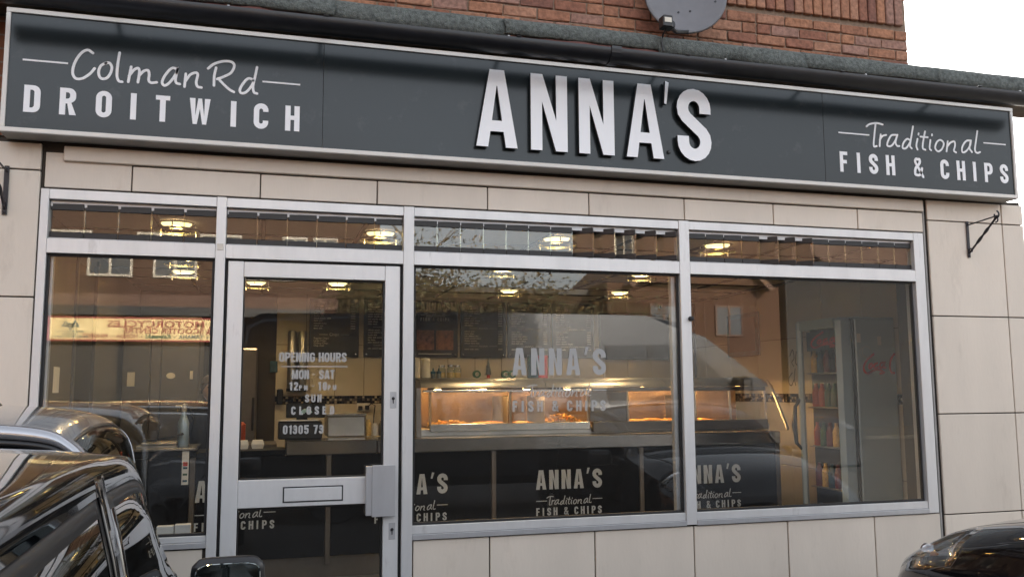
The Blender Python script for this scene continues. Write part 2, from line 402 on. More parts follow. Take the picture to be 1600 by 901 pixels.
# ------------------------------------------------------------------ lettering (condensed capitals, unit cap height)
def arc(cx, cz, r, a0, a1, n=7, rz=None):
    return [(cx + r * math.cos(rad(a0 + (a1 - a0) * i / (n - 1))), cz + (rz or r) * math.sin(rad(a0 + (a1 - a0) * i / (n - 1)))) for i in range(n)]
def glyph(ch, t):
    """width, [(outer, holes)], [(ribbon points)]"""
    w, h = .54, t / 2
    P, Rb = [], []
    if ch == 'I': w = t; P = [([(0, 0), (t, 0), (t, 1), (0, 1)], [])]
    elif ch == 'L': w = .46; P = [([(0, 0), (w, 0), (w, t * .9), (t, t * .9), (t, 1), (0, 1)], [])]
    elif ch == 'T': w = .50; P = [([(0, 1), (0, 1 - t * .85), (w / 2 - h, 1 - t * .85), (w / 2 - h, 0), (w / 2 + h, 0), (w / 2 + h, 1 - t * .85), (w, 1 - t * .85), (w, 1)], [])]
    elif ch == 'H': P = [([(0, 0), (t, 0), (t, .44), (w - t, .44), (w - t, 0), (w, 0), (w, 1), (w - t, 1), (w - t, .44 + t * .85), (t, .44 + t * .85), (t, 1), (0, 1)], [])]
    elif ch == 'E': w = .46; k = t * .88; P = [([(0, 0), (w, 0), (w, k), (t, k), (t, .45), (w * .9, .45), (w * .9, .45 + k), (t, .45 + k), (t, 1 - k), (w, 1 - k), (w, 1), (0, 1)], [])]
    elif ch == 'F': w = .45; k = t * .88; P = [([(0, 0), (t, 0), (t, .42), (w * .9, .42), (w * .9, .42 + k), (t, .42 + k), (t, 1 - k), (w, 1 - k), (w, 1), (0, 1)], [])]
    elif ch == 'N': w = .52; P = [([(0, 0), (t, 0), (t, .64), (w - t * 1.05, 0), (w, 0), (w, 1), (w - t, 1), (w - t, .40), (t * 1.05, 1), (0, 1)], [])]
    elif ch == 'M': w = .70; P = [([(0, 0), (t, 0), (t, .62), (w / 2 - .07, .02), (w / 2 + .07, .02), (w - t, .62), (w - t, 0), (w, 0), (w, 1), (w - t * 1.2, 1), (w / 2, .42), (t * 1.2, 1), (0, 1)], [])]
    elif ch == 'W': w = .74; P = [([(0, 1), (t, 1), (.285 * w, .32), (.41 * w, 1), (.59 * w, 1), (.715 * w, .32), (w - t, 1), (w, 1), (.825 * w, 0), (.63 * w, 0), (.5 * w, .60), (.37 * w, 0), (.175 * w, 0)], [])]
    elif ch == 'A':
        w = .56; x = lambda z: t + (w / 2 - t) * z / .80
        P = [([(0, 0), (t, 0), (x(.20), .20), (w - x(.20), .20), (w - t, 0), (w, 0), (w / 2 + .62 * t, 1), (w / 2 - .62 * t, 1)], [[(x(.34), .34), (w - x(.34), .34), (w / 2 + .004, .79), (w / 2 - .004, .79)]])]
    elif ch == 'D':
        r, q = .24, .24 - t * .75
        P = [([(0, 0)] + arc(w - r, r, r, -90, 0) + arc(w - r, 1 - r, r, 0, 90) + [(0, 1)], [[(t, t * .85)] + arc(w - t - q, t * .85 + q, q, -90, 0) + arc(w - t - q, 1 - t * .85 - q, q, 0, 90) + [(t, 1 - t * .85)]])]
    elif ch in 'O0':
        w = .54 if ch == 'O' else .50
        r = w / 2; q = r - t
        P = [(arc(r, r, r, 180, 360, 13) + arc(r, 1 - r, r, 0, 180, 13), [arc(r, t * .9 + max(q, .05), q, 180, 360, 9, max(q, .05)) + arc(r, 1 - t * .9 - max(q, .05), q, 0, 180, 9, max(q, .05))])]
    elif ch in 'PR':
        r = .24; q = r - t * .75; c = .40 if ch == 'P' else .44
        ou = arc(w - r, c + r, r, -90, 0) + arc(w - r, 1 - r, r, 0, 90) + [(0, 1)]
        if ch == 'P': ou = [(0, 0), (t, 0), (t, c)] + ou
        else: ou = [(0, 0), (t, 0), (t, .42), (t * 1.3, .42), (w - t * 1.02, 0), (w + .02, 0), (w - t * .75, .455)] + arc(w - r, c + r, r, -60, 0) + arc(w - r, 1 - r, r, 0, 90) + [(0, 1)]
        P = [(ou, [[(t, c + t * .8)] + arc(w - t - q, c + t * .8 + q, q, -90, 0) + arc(w - t - q, 1 - t * .8 - q, q, 0, 90) + [(t, 1 - t * .8)]])]
    elif ch in 'CG':
        r = w / 2 - h
        p = [(w - h, .68)] + arc(w / 2, 1 - h - r, r, 0, 180, 11) + arc(w / 2, h + r, r, 180, 360, 11) + ([(w - h, .33)] if ch == 'C' else [(w - h, .48)])
        Rb = [p]
        if ch == 'G': P = [([(w * .52, .40), (w - .02, .40), (w - .02, .40 + t * .8), (w * .52, .40 + t * .8)], [])]
    elif ch == 'U': r = w / 2 - h; Rb = [[(h, 1)] + arc(w / 2, h + r, r, 180, 360, 11) + [(w - h, 1)]]
    elif ch == 'S':
        r = w / 2 - h
        Rb = [[(w - h, .66)] + arc(w / 2, 1 - h - r, r, 0, 180, 11) + [(h + .012, .66), (h + .055, .60), (w / 2, .5), (w - h - .055, .40), (w - h - .012, .34)] + arc(w / 2, h + r, r, 0, -180, 11) + [(h, .34)]]
    elif ch == '&':
        w = .62; Rb = [[(w - .05, .02), (.46, .20), (.27, .52), (.165, .72), (.155, .84), (.21, .92), (.285, .94), (.36, .90), (.385, .80), (.35, .70), (.25, .58), (.12, .45), (.075, .30), (.10, .15), (.19, .07), (.30, .075), (.41, .15), (.49, .28), (w - .06, .46)]]
        w = .60; Rb = [[(w - .02, .03), (.42, .30), (.17, .68), (.13, .80), (.18, .91), (.29, 1 - h), (.40, .90), (.42, .78), (.34, .64), (.16, .48), (h, .30), (.10, .14), (.26, h), (.42, .16), (w - .06, .46)]]
    elif ch == "'": w = .17; P = [([(0, .76), (.085, .75), (.185, 1.05), (.065, 1.07)], [])]
    elif ch == '-': w = .26; P = [([(0, .46), (w, .46), (w, .57), (0, .57)], [])]
    elif ch == '1': w = .30; P = [([(.12, 0), (.12 + t, 0), (.12 + t, 1), (.12 + .35 * t, 1), (0, .88), (0, .72), (.12, .80)], [])]
    elif ch == '2': w = .5; r = w / 2 - h; Rb = [[(h, .66)] + arc(w / 2, 1 - h - r, r, 180, 0, 9) + [(w - h, .64), (w * .55, .40), (h + .02, .20), (h + .01, h * .5)]]; P = [([(0, 0), (w, 0), (w, t * .85), (0, t * .85)], [])]
    elif ch == '5': w = .5; r = w / 2 - h; k = t * .88; P = [([(0, .46), (t * .9, .46), (t * .9, 1 - k), (w, 1 - k), (w, 1), (0, 1)], [])]; Rb = [[(h, .48), (h + .04, .57), (w / 2, .625), (w - h - .02, .55), (w - h, .42)] + arc(w / 2, h + r, r, 0, -180, 9) + [(h, .33)]]
    elif ch == '7': w = .48; k = t * .88; P = [([(0, 1), (0, 1 - k), (w - t - .02, 1 - k), (.10, 0), (.10 + t, 0), (w, 1 - k), (w, 1)], [])]
    elif ch == '9': w = .5; r = w / 2 - h; Rb = [arc(w / 2, 1 - h - r, r, 0, 180, 11) + [(h, .66)] + arc(w / 2, .42 + h + r, r, 180, 360, 11), [(w - h, 1 - h - r)] + arc(w / 2, h + r, r, 0, -180, 9) + [(h, .33)]]
    return w, P, Rb
def put(b, ch, x, z, H, y0, d, t=.19, sx=1.):
    w, P, Rb = glyph(ch, t)
    for o, hs in P: b.outline([(x + a * H * sx, z + c * H) for a, c in o], [[(x + a * H * sx, z + c * H) for a, c in q] for q in hs], y0, d)
    am = ch == '&'
    for i, p in enumerate(Rb):
        b.ribbon([(x + a * H * sx, z + c * H) for a, c in p], t * H * (.5 + .5 * sx) * (.70 if am else 1), y0 - d * .1 * (i + 1 if P or i else 0), d, smooth=am, caps=False)
    return w * H * sx
def caps_line(b, txt, x0, x1, z, H, y0, d, t=.19):
    ws = [glyph(c, t)[0] * H if c != ' ' else .26 * H for c in txt]
    gap = (x1 - x0 - sum(ws)) / max(1, len(txt) - 1); sx = 1.
    if len(txt) == 1: sx = (x1 - x0) / ws[0]
    elif gap < .05 * H:
        sx = (x1 - x0 - .07 * H * (len(txt) - 1)) / sum(ws); gap = .07 * H
    x = x0
    for c, w in zip(txt, ws):
        if c != ' ': put(b, c, x, z, H, y0, d, t, sx)
        x += w * sx + gap
COLMAN = [[(.325, .142), (.299, .156), (.269, .136), (.241, .081), (.234, .028), (.25, -.001), (.281, .002), (.315, .03), (.336, .061)], [(.389, .096), (.364, .076), (.356, .04), (.367, .012), (.393, .012), (.412, .04), (.418, .075), (.405, .097), (.387, .093)], [(.452, .157), (.446, .101), (.444, .037), (.453, .006), (.471, .001)], [(.511, .087), (.506, .049), (.5, .004)], [(.503, .037), (.526, .072), (.546, .082), (.552, .059), (.547, .006)], [(.55, .041), (.573, .069), (.594, .075), (.6, .052), (.599, .022), (.612, .009), (.639, .014)], [(.735, .097), (.71, .098), (.68, .059), (.665, .017), (.679, 0), (.703, .02), (.73, .064), (.74, .097), (.731, .046), (.735, .021), (.753, .015)], [(.781, .075), (.779, .039), (.777, .003)], [(.78, .033), (.803, .071), (.83, .085), (.841, .075), (.835, .032), (.843, .009), (.862, .006)], [(.933, .123), (.925, .077), (.925, .023)], [(.892, .114), (.921, .142), (.965, .161), (1.009, .163), (1.026, .143), (1.011, .103), (.978, .079), (.94, .06)], [(.945, .064), (.98, .028), (1.008, .006), (1.028, -.004)], [(1.144, .146), (1.136, .097), (1.126, .041), (1.131, .005), (1.148, -.002)], [(1.126, .069), (1.101, .079), (1.074, .048), (1.058, .011), (1.067, -.007), (1.092, .002), (1.119, .04), (1.126, .069)]]
TRADI = [[(.219, .119), (.246, .137), (.3, .148), (.348, .142)], [(.291, .141), (.278, .069), (.268, -.009), (.291, -.01)], [(.328, .073), (.32, .034), (.314, -.009)], [(.318, .034), (.34, .062), (.371, .072)], [(.449, .079), (.412, .072), (.383, .031), (.375, -.001), (.408, .001), (.443, .043), (.46, .08), (.442, .027), (.453, .004), (.471, .003)], [(.59, .148), (.572, .076), (.557, .012), (.57, -.006)], [(.56, .051), (.535, .057), (.503, .024), (.497, -.008), (.525, -.006), (.559, .036)], [(.621, .064), (.608, .016), (.616, -.011)], [(.633, .103), (.63, .094)], [(.686, .121), (.666, .051), (.659, .003), (.68, -.008)], [(.646, .081), (.705, .081)], [(.726, .064), (.715, .007), (.727, -.008)], [(.742, .104), (.74, .096)], [(.807, .07), (.777, .052), (.761, .011), (.782, -.012), (.815, .007), (.833, .048), (.807, .07)], [(.868, .066), (.86, .026), (.853, -.007)], [(.86, .026), (.89, .057), (.923, .067), (.926, .038), (.914, .002), (.932, -.009)], [(1.059, .085), (1.021, .077), (.987, .035), (.984, -.002), (1.015, .005), (1.051, .047), (1.063, .085), (1.047, .031), (1.066, .003)], [(1.123, .157), (1.105, .083), (1.092, .018), (1.11, 0), (1.134, .008)]]
FISHX = [('F', -.016), ('I', .115), ('S', .208), ('H', .341), ('&', .558), ('C', .778), ('H', .913), ('I', 1.049), ('P', 1.145), ('S', 1.277)]
def script(b, strokes, x0, z0, k, w, y0, d):
    for i, st in enumerate(strokes): b.ribbon([(x0 + x * k, z0 + z * k) for x, z in st], w, y0 - d * .03 * (i % 5), d)
def logo(b, x0, w, z0, y0, d):
    """ANNA'S / Traditional / FISH & CHIPS stacked in a block of width w standing on z0"""
    k = w / 1.37
    caps_line(b, "ANNA'S", x0, x0 + w, z0 + .362 * w, .27 * w, y0, d, .2)
    z = z0 + .155 * w
    script(b, TRADI, x0, z, k, .016 * k * 1.1, y0, d)
    b.outline([(x0, z + .058 * k), (x0 + .22 * k, z + .058 * k), (x0 + .22 * k, z + .072 * k), (x0, z + .072 * k)], [], y0, d)
    b.outline([(x0 + 1.165 * k, z + .068 * k), (x0 + w, z + .068 * k), (x0 + w, z + .082 * k), (x0 + 1.165 * k, z + .082 * k)], [], y0, d)
    for c, x in FISHX: put(b, c, x0 + (x + .016) * k * .985, z0, .108 * w, y0, d, .2)
def typed(txt, size, m, loc, parent, name='lettering', sx=1., face=-1, bold=0., align='LEFT', spacing=1.):
    """small print in the built-in typeface, as flat geometry facing -y (face=-1) or +y (face=1)"""
    cu = bpy.data.curves.new('print', 'FONT'); cu.body = txt; cu.size = size; cu.extrude = .0006; cu.offset = bold; cu.align_x = align; cu.space_line = spacing
    cu.resolution_u = 2
    o = bpy.data.objects.new('print', cu); COL.objects.link(o)
    dg = bpy.context.evaluated_depsgraph_get(); me = bpy.data.meshes.new_from_object(o.evaluated_get(dg))
    bpy.data.objects.remove(o)
    M = Matrix.Translation(loc) @ (Matrix.Rotation(math.pi, 4, 'Z') if face == 1 else Matrix()) @ Matrix.Rotation(rad(90), 4, 'X') @ Matrix.Diagonal((sx, 1, 1, 1))
    me.transform(M); me.materials.clear(); me.materials.append(m); me.name = name
    q = bpy.data.objects.new(name, me); link(q, parent); return q

# ================================================================== ground and road
b = B(); b.poly([(-700, -700, 0), (700, -700, 0), (700, 700, 0), (-700, 700, 0)])
struct(b.done('ground', ground_m))
struct(box('far_pavement', ground_m, None, -60, 60, -22, -18.2, -.1, .12))
struct(box('doorstep', pave_m, None, -.27, .86, -.42, .03, 0, .19, b=.012))

# ================================================================== the chip shop building
TZ = [.12, .715, 1.375, 2.035, 2.695, 2.84]
bld = thing('shop_building', 'cream tiled chip shop with a brick upper floor and felted flat roof edge', 'building', (2, 0, 0))
def tile(x0, x1, z0, z1, y=-.03, g=.004, name='tile'):
    j = random.uniform(-.0015, .0015)
    return box(name, tile_m, bld, x0 + g, x1 - g, y + j, .08, z0 + g, z1 - g, b=.0025)
# backing behind the tiles: pillars, lintel, dado
b = B()
b.box(-1.9, -1.13, -.018, .3, 0, 2.86); b.box(4.38, 5.205, -.018, .3, 0, 2.86)
b.box(-1.128, 4.378, -.006, .14, 2.607, 2.86); b.box(.845, 4.378, -.006, .14, 0, .728); b.box(-1.128, -.25, -.006, .14, 0, .738)
b.box(-14, -1.9, -.02, .3, 0, 2.86)
b.done('wall_core', joint_m, bld)
xs = [-.68, -.022, .622, 1.274, 1.914, 2.557, 3.197, 3.84]
for z0, z1 in zip(TZ, TZ[1:]):
    tile(-1.9 + random.uniform(0, .001), -1.115, z0, z1)
    tile(4.392, 5.028, z0, z1); tile(5.028, 5.22, z0, z1)
for x0, x1 in zip([-1.103] + xs, xs + [4.365]): tile(x0, x1, 2.608, 2.748 if x0 > -1 else 2.800, y=-.02, g=.0035)
for x0, x1 in zip([.84] + [1.281, 1.919, 2.561, 3.21, 3.85], [1.281, 1.919, 2.561, 3.21, 3.85] + [4.365]): tile(x0, x1, .12, .727, y=-.02)
tile(-1.103, -.26, .12, .74, y=-.02)
box('cover_strip', tile_m, bld, -1.012, 4.36, -.04, .06, 2.752, 2.83, b=.004)
box('recess_batten', wood_m, bld, -1.10, -1.02, -.004, .06, 2.80, 2.86)  # brown strip filling the recess left of the cover strip
box('jamb_filler', under_m, bld, 4.3665, 4.391, -.018, .05, .12, 2.83); box('jamb_filler', joint_m, bld, -1.113, -1.104, -.012, .05, .12, 2.83)
# shell: side walls, upper floor, roofs
b = B(); b.box(5.0, 5.2, .3, 9, 0, 3.6); b.box(-14, -13.8, .3, 9, 0, 3.6); b.box(-14, 5.2, 8.8, 9, 0, 3.6); b.box(-14, 5.2, .1, 9, 2.9, 3.55)
b.done('wall', upper_m, bld)
b = B(); b.box(-14, 4.448, .132, 8.5, 3.55, 4.62); b.done('mortar_bed', mortar_m, bld)
b = B(); b.box(-14, 4.46, .122, 8.5, 4.62, 6.6); b.box(-14, .28, .122, .20, 3.72, 4.62); b.done('upper_wall', upper_m, bld)
b = B(); b.box(-14.2, 4.7, -.1, 8.7, 6.6, 6.72); b.done('upper_roof', rooft_m, bld)
# single bricks of the upper floor, those the picture shows
bks = []
for k in range(5):
    q = B(); q.cbox(-.1075, .1075, 0, .05, -.0325, .0325, b=.005)
    for v in q.bm.verts: v.co += Vector((random.uniform(-.003, .003), random.uniform(-.002, .004), random.uniform(-.0025, .0025)))
    me = q.mesh('brick'); me.materials.append(brick_m); bks.append(me)
hb = []
for k in range(3):
    q = B(); q.cbox(-.051, .051, 0, .05, -.0325, .0325, b=.005)
    for v in q.bm.verts: v.co += Vector((random.uniform(-.003, .003), random.uniform(-.002, .004), random.uniform(-.0025, .0025)))
    me = q.mesh('brick'); me.materials.append(brick_m); hb.append(me)
sb = []
for k in range(3):
    q = B(); q.cbox(-.0325, .0325, 0, .06, -.1075, .1075, b=.005); me = q.mesh('brick'); me.materials.append(brick_m); sb.append(me)
def lay(me, x, y, z):
    o = bpy.data.objects.new('brick', me); o.location = (x, y, z); link(o, bld)
ztop = lambda x: 3.995 + (x - 1.472) * .1204 + .10        # what the frame shows, with a margin
zrow = 3.70; r = 0
while zrow < 4.58:
    soldier = abs(zrow - 4.144) < .03
    if soldier:
        x = 1.6
        while x < 4.45:
            if ztop(x) > 4.1: lay(random.choice(sb), x, .104, 4.253)
            x += .075
        b = B(); b.box(4.40, 4.448, .13, .17, 4.14, 4.36)
        zrow += .225; r += 1; b.bm.free(); continue
    x = 4.4475 - .1075 - (.1125 if r % 2 else 0)
    if r % 2: lay(random.choice(hb), 4.4475 - .051, .12, zrow + .0)
    while x > .3:
        if zrow - .04 < ztop(x):
            if r % 2 == 0 and random.random() < .22:
                lay(random.choice(hb), x + .0565, .12 + random.uniform(-.002, .003), zrow); lay(random.choice(hb), x - .0565, .12 + random.uniform(-.002, .003), zrow)
            else: lay(random.choice(bks), x, .12 + random.uniform(-.003, .003), zrow)
        x -= .225
    zrow += .075; r += 1
# flat roof edge: felt lengths, red fascia, gutter on arms
def felt(x0, x1, seed):
    rnd = random.Random(seed); b = B(); n = max(8, int((x1 - x0) / .05)); rows = []
    prof = [(.30, 3.722), (.05, 3.735), (-.10, 3.742), (-.175, 3.733), (-.212, 3.705), (-.222, 3.66), (-.225, 3.617), (-.205, 3.613)]
    ph = [rnd.uniform(0, 6) for _ in range(6)]; dz = rnd.uniform(-.012, .010); dy = rnd.uniform(-.008, .004)
    for i in range(n + 1):
        x = x0 + (x1 - x0) * i / n; row = []
        wv = .006 * math.sin(x * 5 + ph[0]) + .004 * math.sin(x * 13 + ph[1]) + .003 * math.sin(x * 29 + ph[2])
        for k, (y, z) in enumerate(prof):
            a = wv * (1 if k < 4 else 1.6) * math.cos(k * .5 + ph[3])
            row.append(b.bm.verts.new((x + rnd.uniform(-.004, .004) * (1 if 0 < i < n else 2.5), y + dy + a * .8 + rnd.uniform(-.001, .001), z + a * .7 + (dz if k >= 5 else dz * .3) + rnd.uniform(-.001, .001))))
        rows.append(row)
    for A, C in zip(rows, rows[1:]):
        for k in range(len(prof) - 1): b.face([A[k], C[k], C[k + 1], A[k + 1]])
    o = b.done('roof_felt', felt_m, bld, smooth='full')
    m = o.modifiers.new('thick', 'SOLIDIFY'); m.thickness = .006; m.offset = -1
fx = [-2.7, -1.68, -.66, .335, 1.33, 2.32, 3.34, 4.37, 5.45]
for i, (x0, x1) in enumerate(zip(fx, fx[1:])): felt(x0, x1 + .012, i)
b = B(); b.box(-3, 5.44, -.188, .10, 3.56, 3.70); b.done('roof_deck', wood_m, bld)
box('fascia', fascia_m, bld, -3, 5.44, -.205, -.19, 3.535, 3.64)
box('soffit', wood_m, bld, -1.3, 5.43, -.186, .08, 3.53, 3.553)
gut = thing('roof_gutter', 'long black gutter on arms above the dark shop sign', 'gutter', (2, -.42, 3.5))
def half(rr, hz_, zc): return [(rr * math.cos(a), zc + hz_ * math.sin(a)) for a in [math.pi + math.pi * k / 10 for k in range(11)]]
def gutter(x0, x1, rr, hz_, zc):
    pr = [(-rr, zc + .012)] + half(rr, hz_, zc) + [(rr, zc + .012), (rr - .006, zc + .012)] + half(rr - .006, hz_ - .006, zc)[::-1] + [(-rr + .006, zc + .012)]
    q = B(); q.extrude_x([(-.425 + a, c) for a, c in pr], x0, x1)
    return q.done('gutter_length', gutter_m, gut, smooth=True)
gutter(-1.30, 1.90, .070, .060, 3.478); gutter(1.93, 5.19, .067, .057, 3.478)
q = B(); q.extrude_x([(-.425 + a, c) for a, c in half(.078, .068, 3.480)] + [(-.347, 3.497), (-.503, 3.497)], 1.885, 1.945); q.done('gutter_union', gutter_m, gut)
for e in (-1.302, 5.188): q = B(); q.extrude_x([(-.425 + a, c) for a, c in half(.0705, .061, 3.478)] + [(-.355, 3.4905), (-.495, 3.4905)], e, e + .006); q.done('gutter_end_cap', gutter_m, gut)
for x in (-.78, .287, 1.334, 2.365, 3.418, 4.459):
    q = B(); q.tube([(x, -.20, 3.555), (x, -.30, 3.512), (x, -.40, 3.492)], .011, 6); q.cbox(x - .012, x + .012, -.212, -.203, 3.54, 3.59); q.cbox(x - .014, x + .014, -.503, -.345, 3.489, 3.496)
    q.done('gutter_arm', gutter_m, gut)
for x in (-.2, 1.28, 2.62, 3.6, 4.8):
    q = B(); q.lathe([(0, .012), (.008, .009), (.010, 0)], (x, -.475, 3.492), 8); q.done('gutter_bolt', wsteel_m, gut)

# ================================================================== sign
sg = thing('shop_sign', 'long dark grey shop sign with white lettering and a pale metal edge', 'sign', (1.9, -.16, 2.85))
X0, X1, Z0, Z1 = -1.285, 5.052, 2.853, 3.500
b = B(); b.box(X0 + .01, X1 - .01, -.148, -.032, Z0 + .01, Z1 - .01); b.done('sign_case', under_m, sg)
for x0, x1 in ((X0 + .02, .299), (.301, 3.507), (3.509, X1 - .02)): box('sign_panel', panel_m, sg, x0, x1, -.156, -.149, Z0 + .02, Z1 - .02, b=.0008)
box('sign_edge', trim_m, sg, X0, X1, -.168, -.028, Z0, Z0 + .024, b=.002); box('sign_edge', trim_m, sg, X0, X1, -.168, -.028, Z1 - .024, Z1, b=.002)
box('sign_edge', trim_m, sg, X0, X0 + .022, -.167, -.03, Z0 + .0245, Z1 - .0245, b=.002); box('sign_edge', trim_m, sg, X1 - .022, X1, -.167, -.03, Z0 + .0245, Z1 - .0245, b=.002)
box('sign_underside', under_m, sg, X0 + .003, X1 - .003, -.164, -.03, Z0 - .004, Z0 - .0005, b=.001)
box('sign_batten', wood_m, bld, -1.2, 1.95, -.12, -.03, 3.501, 3.524)
SY, SD = -.1585, .002
def letter(ch, x, z, H, t, sx=1., y0=SY, d=SD, m=white_m, side=None, name='letter'):
    b = B(); b.side = 1 if side else None; put(b, ch, x, z, H, y0, d, t, sx); return b.done(name, [m, side] if side else m, sg, fix=False)
for ch, x in (('D', -1.185), ('R', -1.02), ('O', -.85), ('I', -.684), ('T', -.562), ('W', -.394), ('I', -.185), ('C', -.066), ('H', .099)): letter(ch, x, 2.962, .141, .2)
for ch, x in FISHX: letter(ch, 3.62 + x + .016, 2.956, .136, .19, .95)
for ST_, ns, x0, z0, w in ((COLMAN, (1, 1, 1, 3, 1, 2, 3, 2), -1.2, 3.158, .0135), (TRADI, (2, 2, 1, 2, 2, 2, 2, 1, 2, 1, 1), 3.62, 3.157, .0125)):
    k = 0
    for c in ns:
        b = B()
        for j, st in enumerate(ST_[k:k + c]): b.ribbon([(x0 + x, z0 + z) for x, z in st], w, SY - .00012 * j, SD)
        b.done('script_letter', white_m, sg, fix=False); k += c
for x0, x1, z in ((-1.2, -.99, 3.229), (-.026, .175, 3.222), (3.62, 3.858, 3.214), (4.788, 4.979, 3.229)): b = B(); b.outline([(x0, z), (x1, z), (x1, z + .009), (x0, z + .009)], [], SY, SD); b.done('rule_line', white_m, sg, fix=False)
# raised letters
for ch, x, sx in (('A', 1.163, .955), ('N', 1.492, .945), ('N', 1.792, .94), ('A', 2.096, .955), ("'", 2.351, .40), ('S', 2.438, .91)):
    letter(ch, x, 2.944, .462 if ch != "'" else .462, .16 / (1 if ch != 'S' else .92), sx, -.195, .026, raised_m, side_m, 'raised_letter')
    if ch != "'":
        pass
    o = B(); o.cbox(x + .03, x + .05, -.1695, -.157, 2.99, 3.01); o.done('letter_standoff', side_m, sg)

# ================================================================== wall brackets, satellite dish
def bracket(x):
    t = thing('hanging_basket_bracket', 'black twisted iron basket bracket on the tiled pillar under the fish and chips lettering', 'bracket', (x, -.032, 2.45), group='iron basket brackets')
    y = -.034
    q = B(); q.cbox(x - .012, x + .012, y - .006, y, 2.445, 2.70, b=.002); q.done('back_bar', iron_m, t)
    q = B(); q.tube([(x, y - .003, 2.672), (x, y - .27, 2.69)], .005, 6); q.done('arm', iron_m, t)
    q = B(); a, c = Vector((x, y - .006, 2.475)), Vector((x, y - .265, 2.685))
    q.tube([a.lerp(c, k / 24) for k in range(25)], [.006 + (.005 * abs(math.sin(k * .52)) if 5 < k < 17 else .001) for k in range(25)], 6); q.done('twisted_brace', iron_m, t)
    q = B(); q.tube([(x, y - .262 + .022 * math.sin(s) - .002 * s, 2.712 - .024 * math.cos(s) - .012) for s in [k * .45 for k in range(-6, 5)]], .0055, 6); q.done('scroll', iron_m, t)
    q = B(); q.tube([(x, y - .254 + .016 * math.cos(s), 2.664 + .016 * math.sin(s)) for s in [k * .5 for k in range(11)]], .005, 6); q.done('scroll', iron_m, t)
    q = B(); q.tube([(x, y - .020 + .014 * math.cos(s), 2.492 + .014 * math.sin(s)) for s in [k * .5 for k in range(9)]], .005, 6); q.done('scroll', iron_m, t)
    for z in (2.46, 2.685): q = B(); q.lathe([(0, -.006), (.006, -.004), (.006, 0)], (x, y - .006, z), 8, 'y'); q.done('screw', iron_m, t)
    return t
br = bracket(4.72)
b2 = copy_tree(br); b2.location = (-1.272, -.032, 2.457); b2['label'] = 'black iron basket bracket on the tiled pillar cut off by the picture edge'
dish = thing('satellite_dish', 'grey oval satellite dish on the brick wall above the felted roof edge', 'satellite dish', (2.58, .12, 4.05))
Mx = Matrix.Translation((2.60, -.02, 4.085)) @ Matrix.Rotation(rad(-16), 4, 'Z') @ Matrix.Rotation(rad(-12), 4, 'X') @ Matrix.Scale(.96, 4)
b = B(); rings = []
for rr in (0, .2, .4, .6, .8, .93, 1.0, 1.02): rings.append([b.bm.verts.new(Mx @ Vector((.275 * rr * math.cos(a), -.055 * rr * rr + (.012 if rr > 1 else 0), .315 * rr * math.sin(a)))) for a in [2 * math.pi * k / 40 for k in range(40)]])
for A, C in zip(rings, rings[1:]):
    for k in range(40): b.face([A[k], A[(k + 1) % 40], C[(k + 1) % 40], C[k]])
bmesh.ops.remove_doubles(b.bm, verts=b.bm.verts, dist=1e-5)
o = b.done('dish', dish_m, dish, smooth='full'); o.modifiers.new('thick', 'SOLIDIFY').thickness = .008
for px, pz in ((-.05, -.13), (.03, -.12), (.19, .02), (.2, -.06)):
    q = B(); p = Mx @ Vector((px, -.055 * ((px / .275) ** 2 + (pz / .315) ** 2) - .003, pz)); q.lathe([(0, -.004), (.007, -.003), (.007, .003)], p, 8, 'y'); q.done('bolt', side_m, dish)
q = B(); q.tube([Mx @ Vector((0, -.035, -.30)), (2.45, -.18, 3.77), (2.36, -.28, 3.755)], .014, 8); q.done('arm', plastic_m, dish)
q = B(); q.cbox(2.29, 2.355, -.34, -.27, 3.725, 3.80, b=.006); lnb = q.done('receiver', plastic_m, dish)
q = B(); q.lathe([(.022, 0), (.028, .01), (.028, .055), (.0, .06)], (2.372, -.29, 3.768), 14, 'y'); q.done('receiver_horn', plastic_m, dish)
box('receiver_label', label_m, dish, 2.298, 2.345, -.3425, -.3405, 3.752, 3.782, b=.0005)
q = B(); q.tube([(2.325, -.305, 3.726), (2.318, -.27, 3.70), (2.334, -.234, 3.70), (2.330, -.232, 3.66), (2.337, -.236, 3.61)], .005, 6); q.done('cable', plastic_m, dish)
q = B(); q.tube([(2.60, -.01, 4.08), (2.60, .12, 4.10)], .03, 10); q.done('wall_mount', iron_m, dish)

# ================================================================== shopfront frames, glass, louvres
sf = thing('shopfront_window', 'aluminium shopfront glazing with louvred top lights and frosted lettering', 'shop window', (1.6, 0, .73))
FY0, FY1 = -.028, .045
def bar(name, x0, x1, z0, z1, y0=FY0, y1=FY1, m=alu_m): return box(name, m, sf, x0, x1, y0, y1, z0, z1, b=.002)
bar('jamb', -1.112, -1.072, .745, 2.602); bar('jamb', 4.272, 4.352, .73, 2.602)
bar('head_rail', -1.0715, -.2465, 2.549, 2.601); bar('head_rail', -.1945, .7745, 2.549, 2.601); bar('head_rail', .8355, 2.5095, 2.549, 2.601); bar('head_rail', 2.5805, 4.2715, 2.549, 2.601)
bar('mullion', -.246, -.195, .12, 2.603, -.032); bar('mullion', .775, .835, .12, 2.603, -.032); bar('mullion', 2.51, 2.58, .735, 2.603, -.032)
for x0, x1 in ((-1.0715, -.2465), (.8355, 2.5095), (2.5805, 4.2715)): bar('transom', x0, x1, 2.266, 2.342, -.03)
bar('transom', -.1945, .7745, 2.268, 2.342, -.03)
for x0, x1, zb in ((-1.0715, -.2465, .745), (.8355, 2.5095, .73), (2.5805, 4.2715, .73)):
    bar('sill', x0, x1, zb + .03, .806, -.022); bar('sill_nosing', x0, x1, zb, zb + .029, -.034, .03, alu2_m)
bar('jamb_inner', 4.258, 4.2715, .81, 2.265, .0, .06, alu2_m)
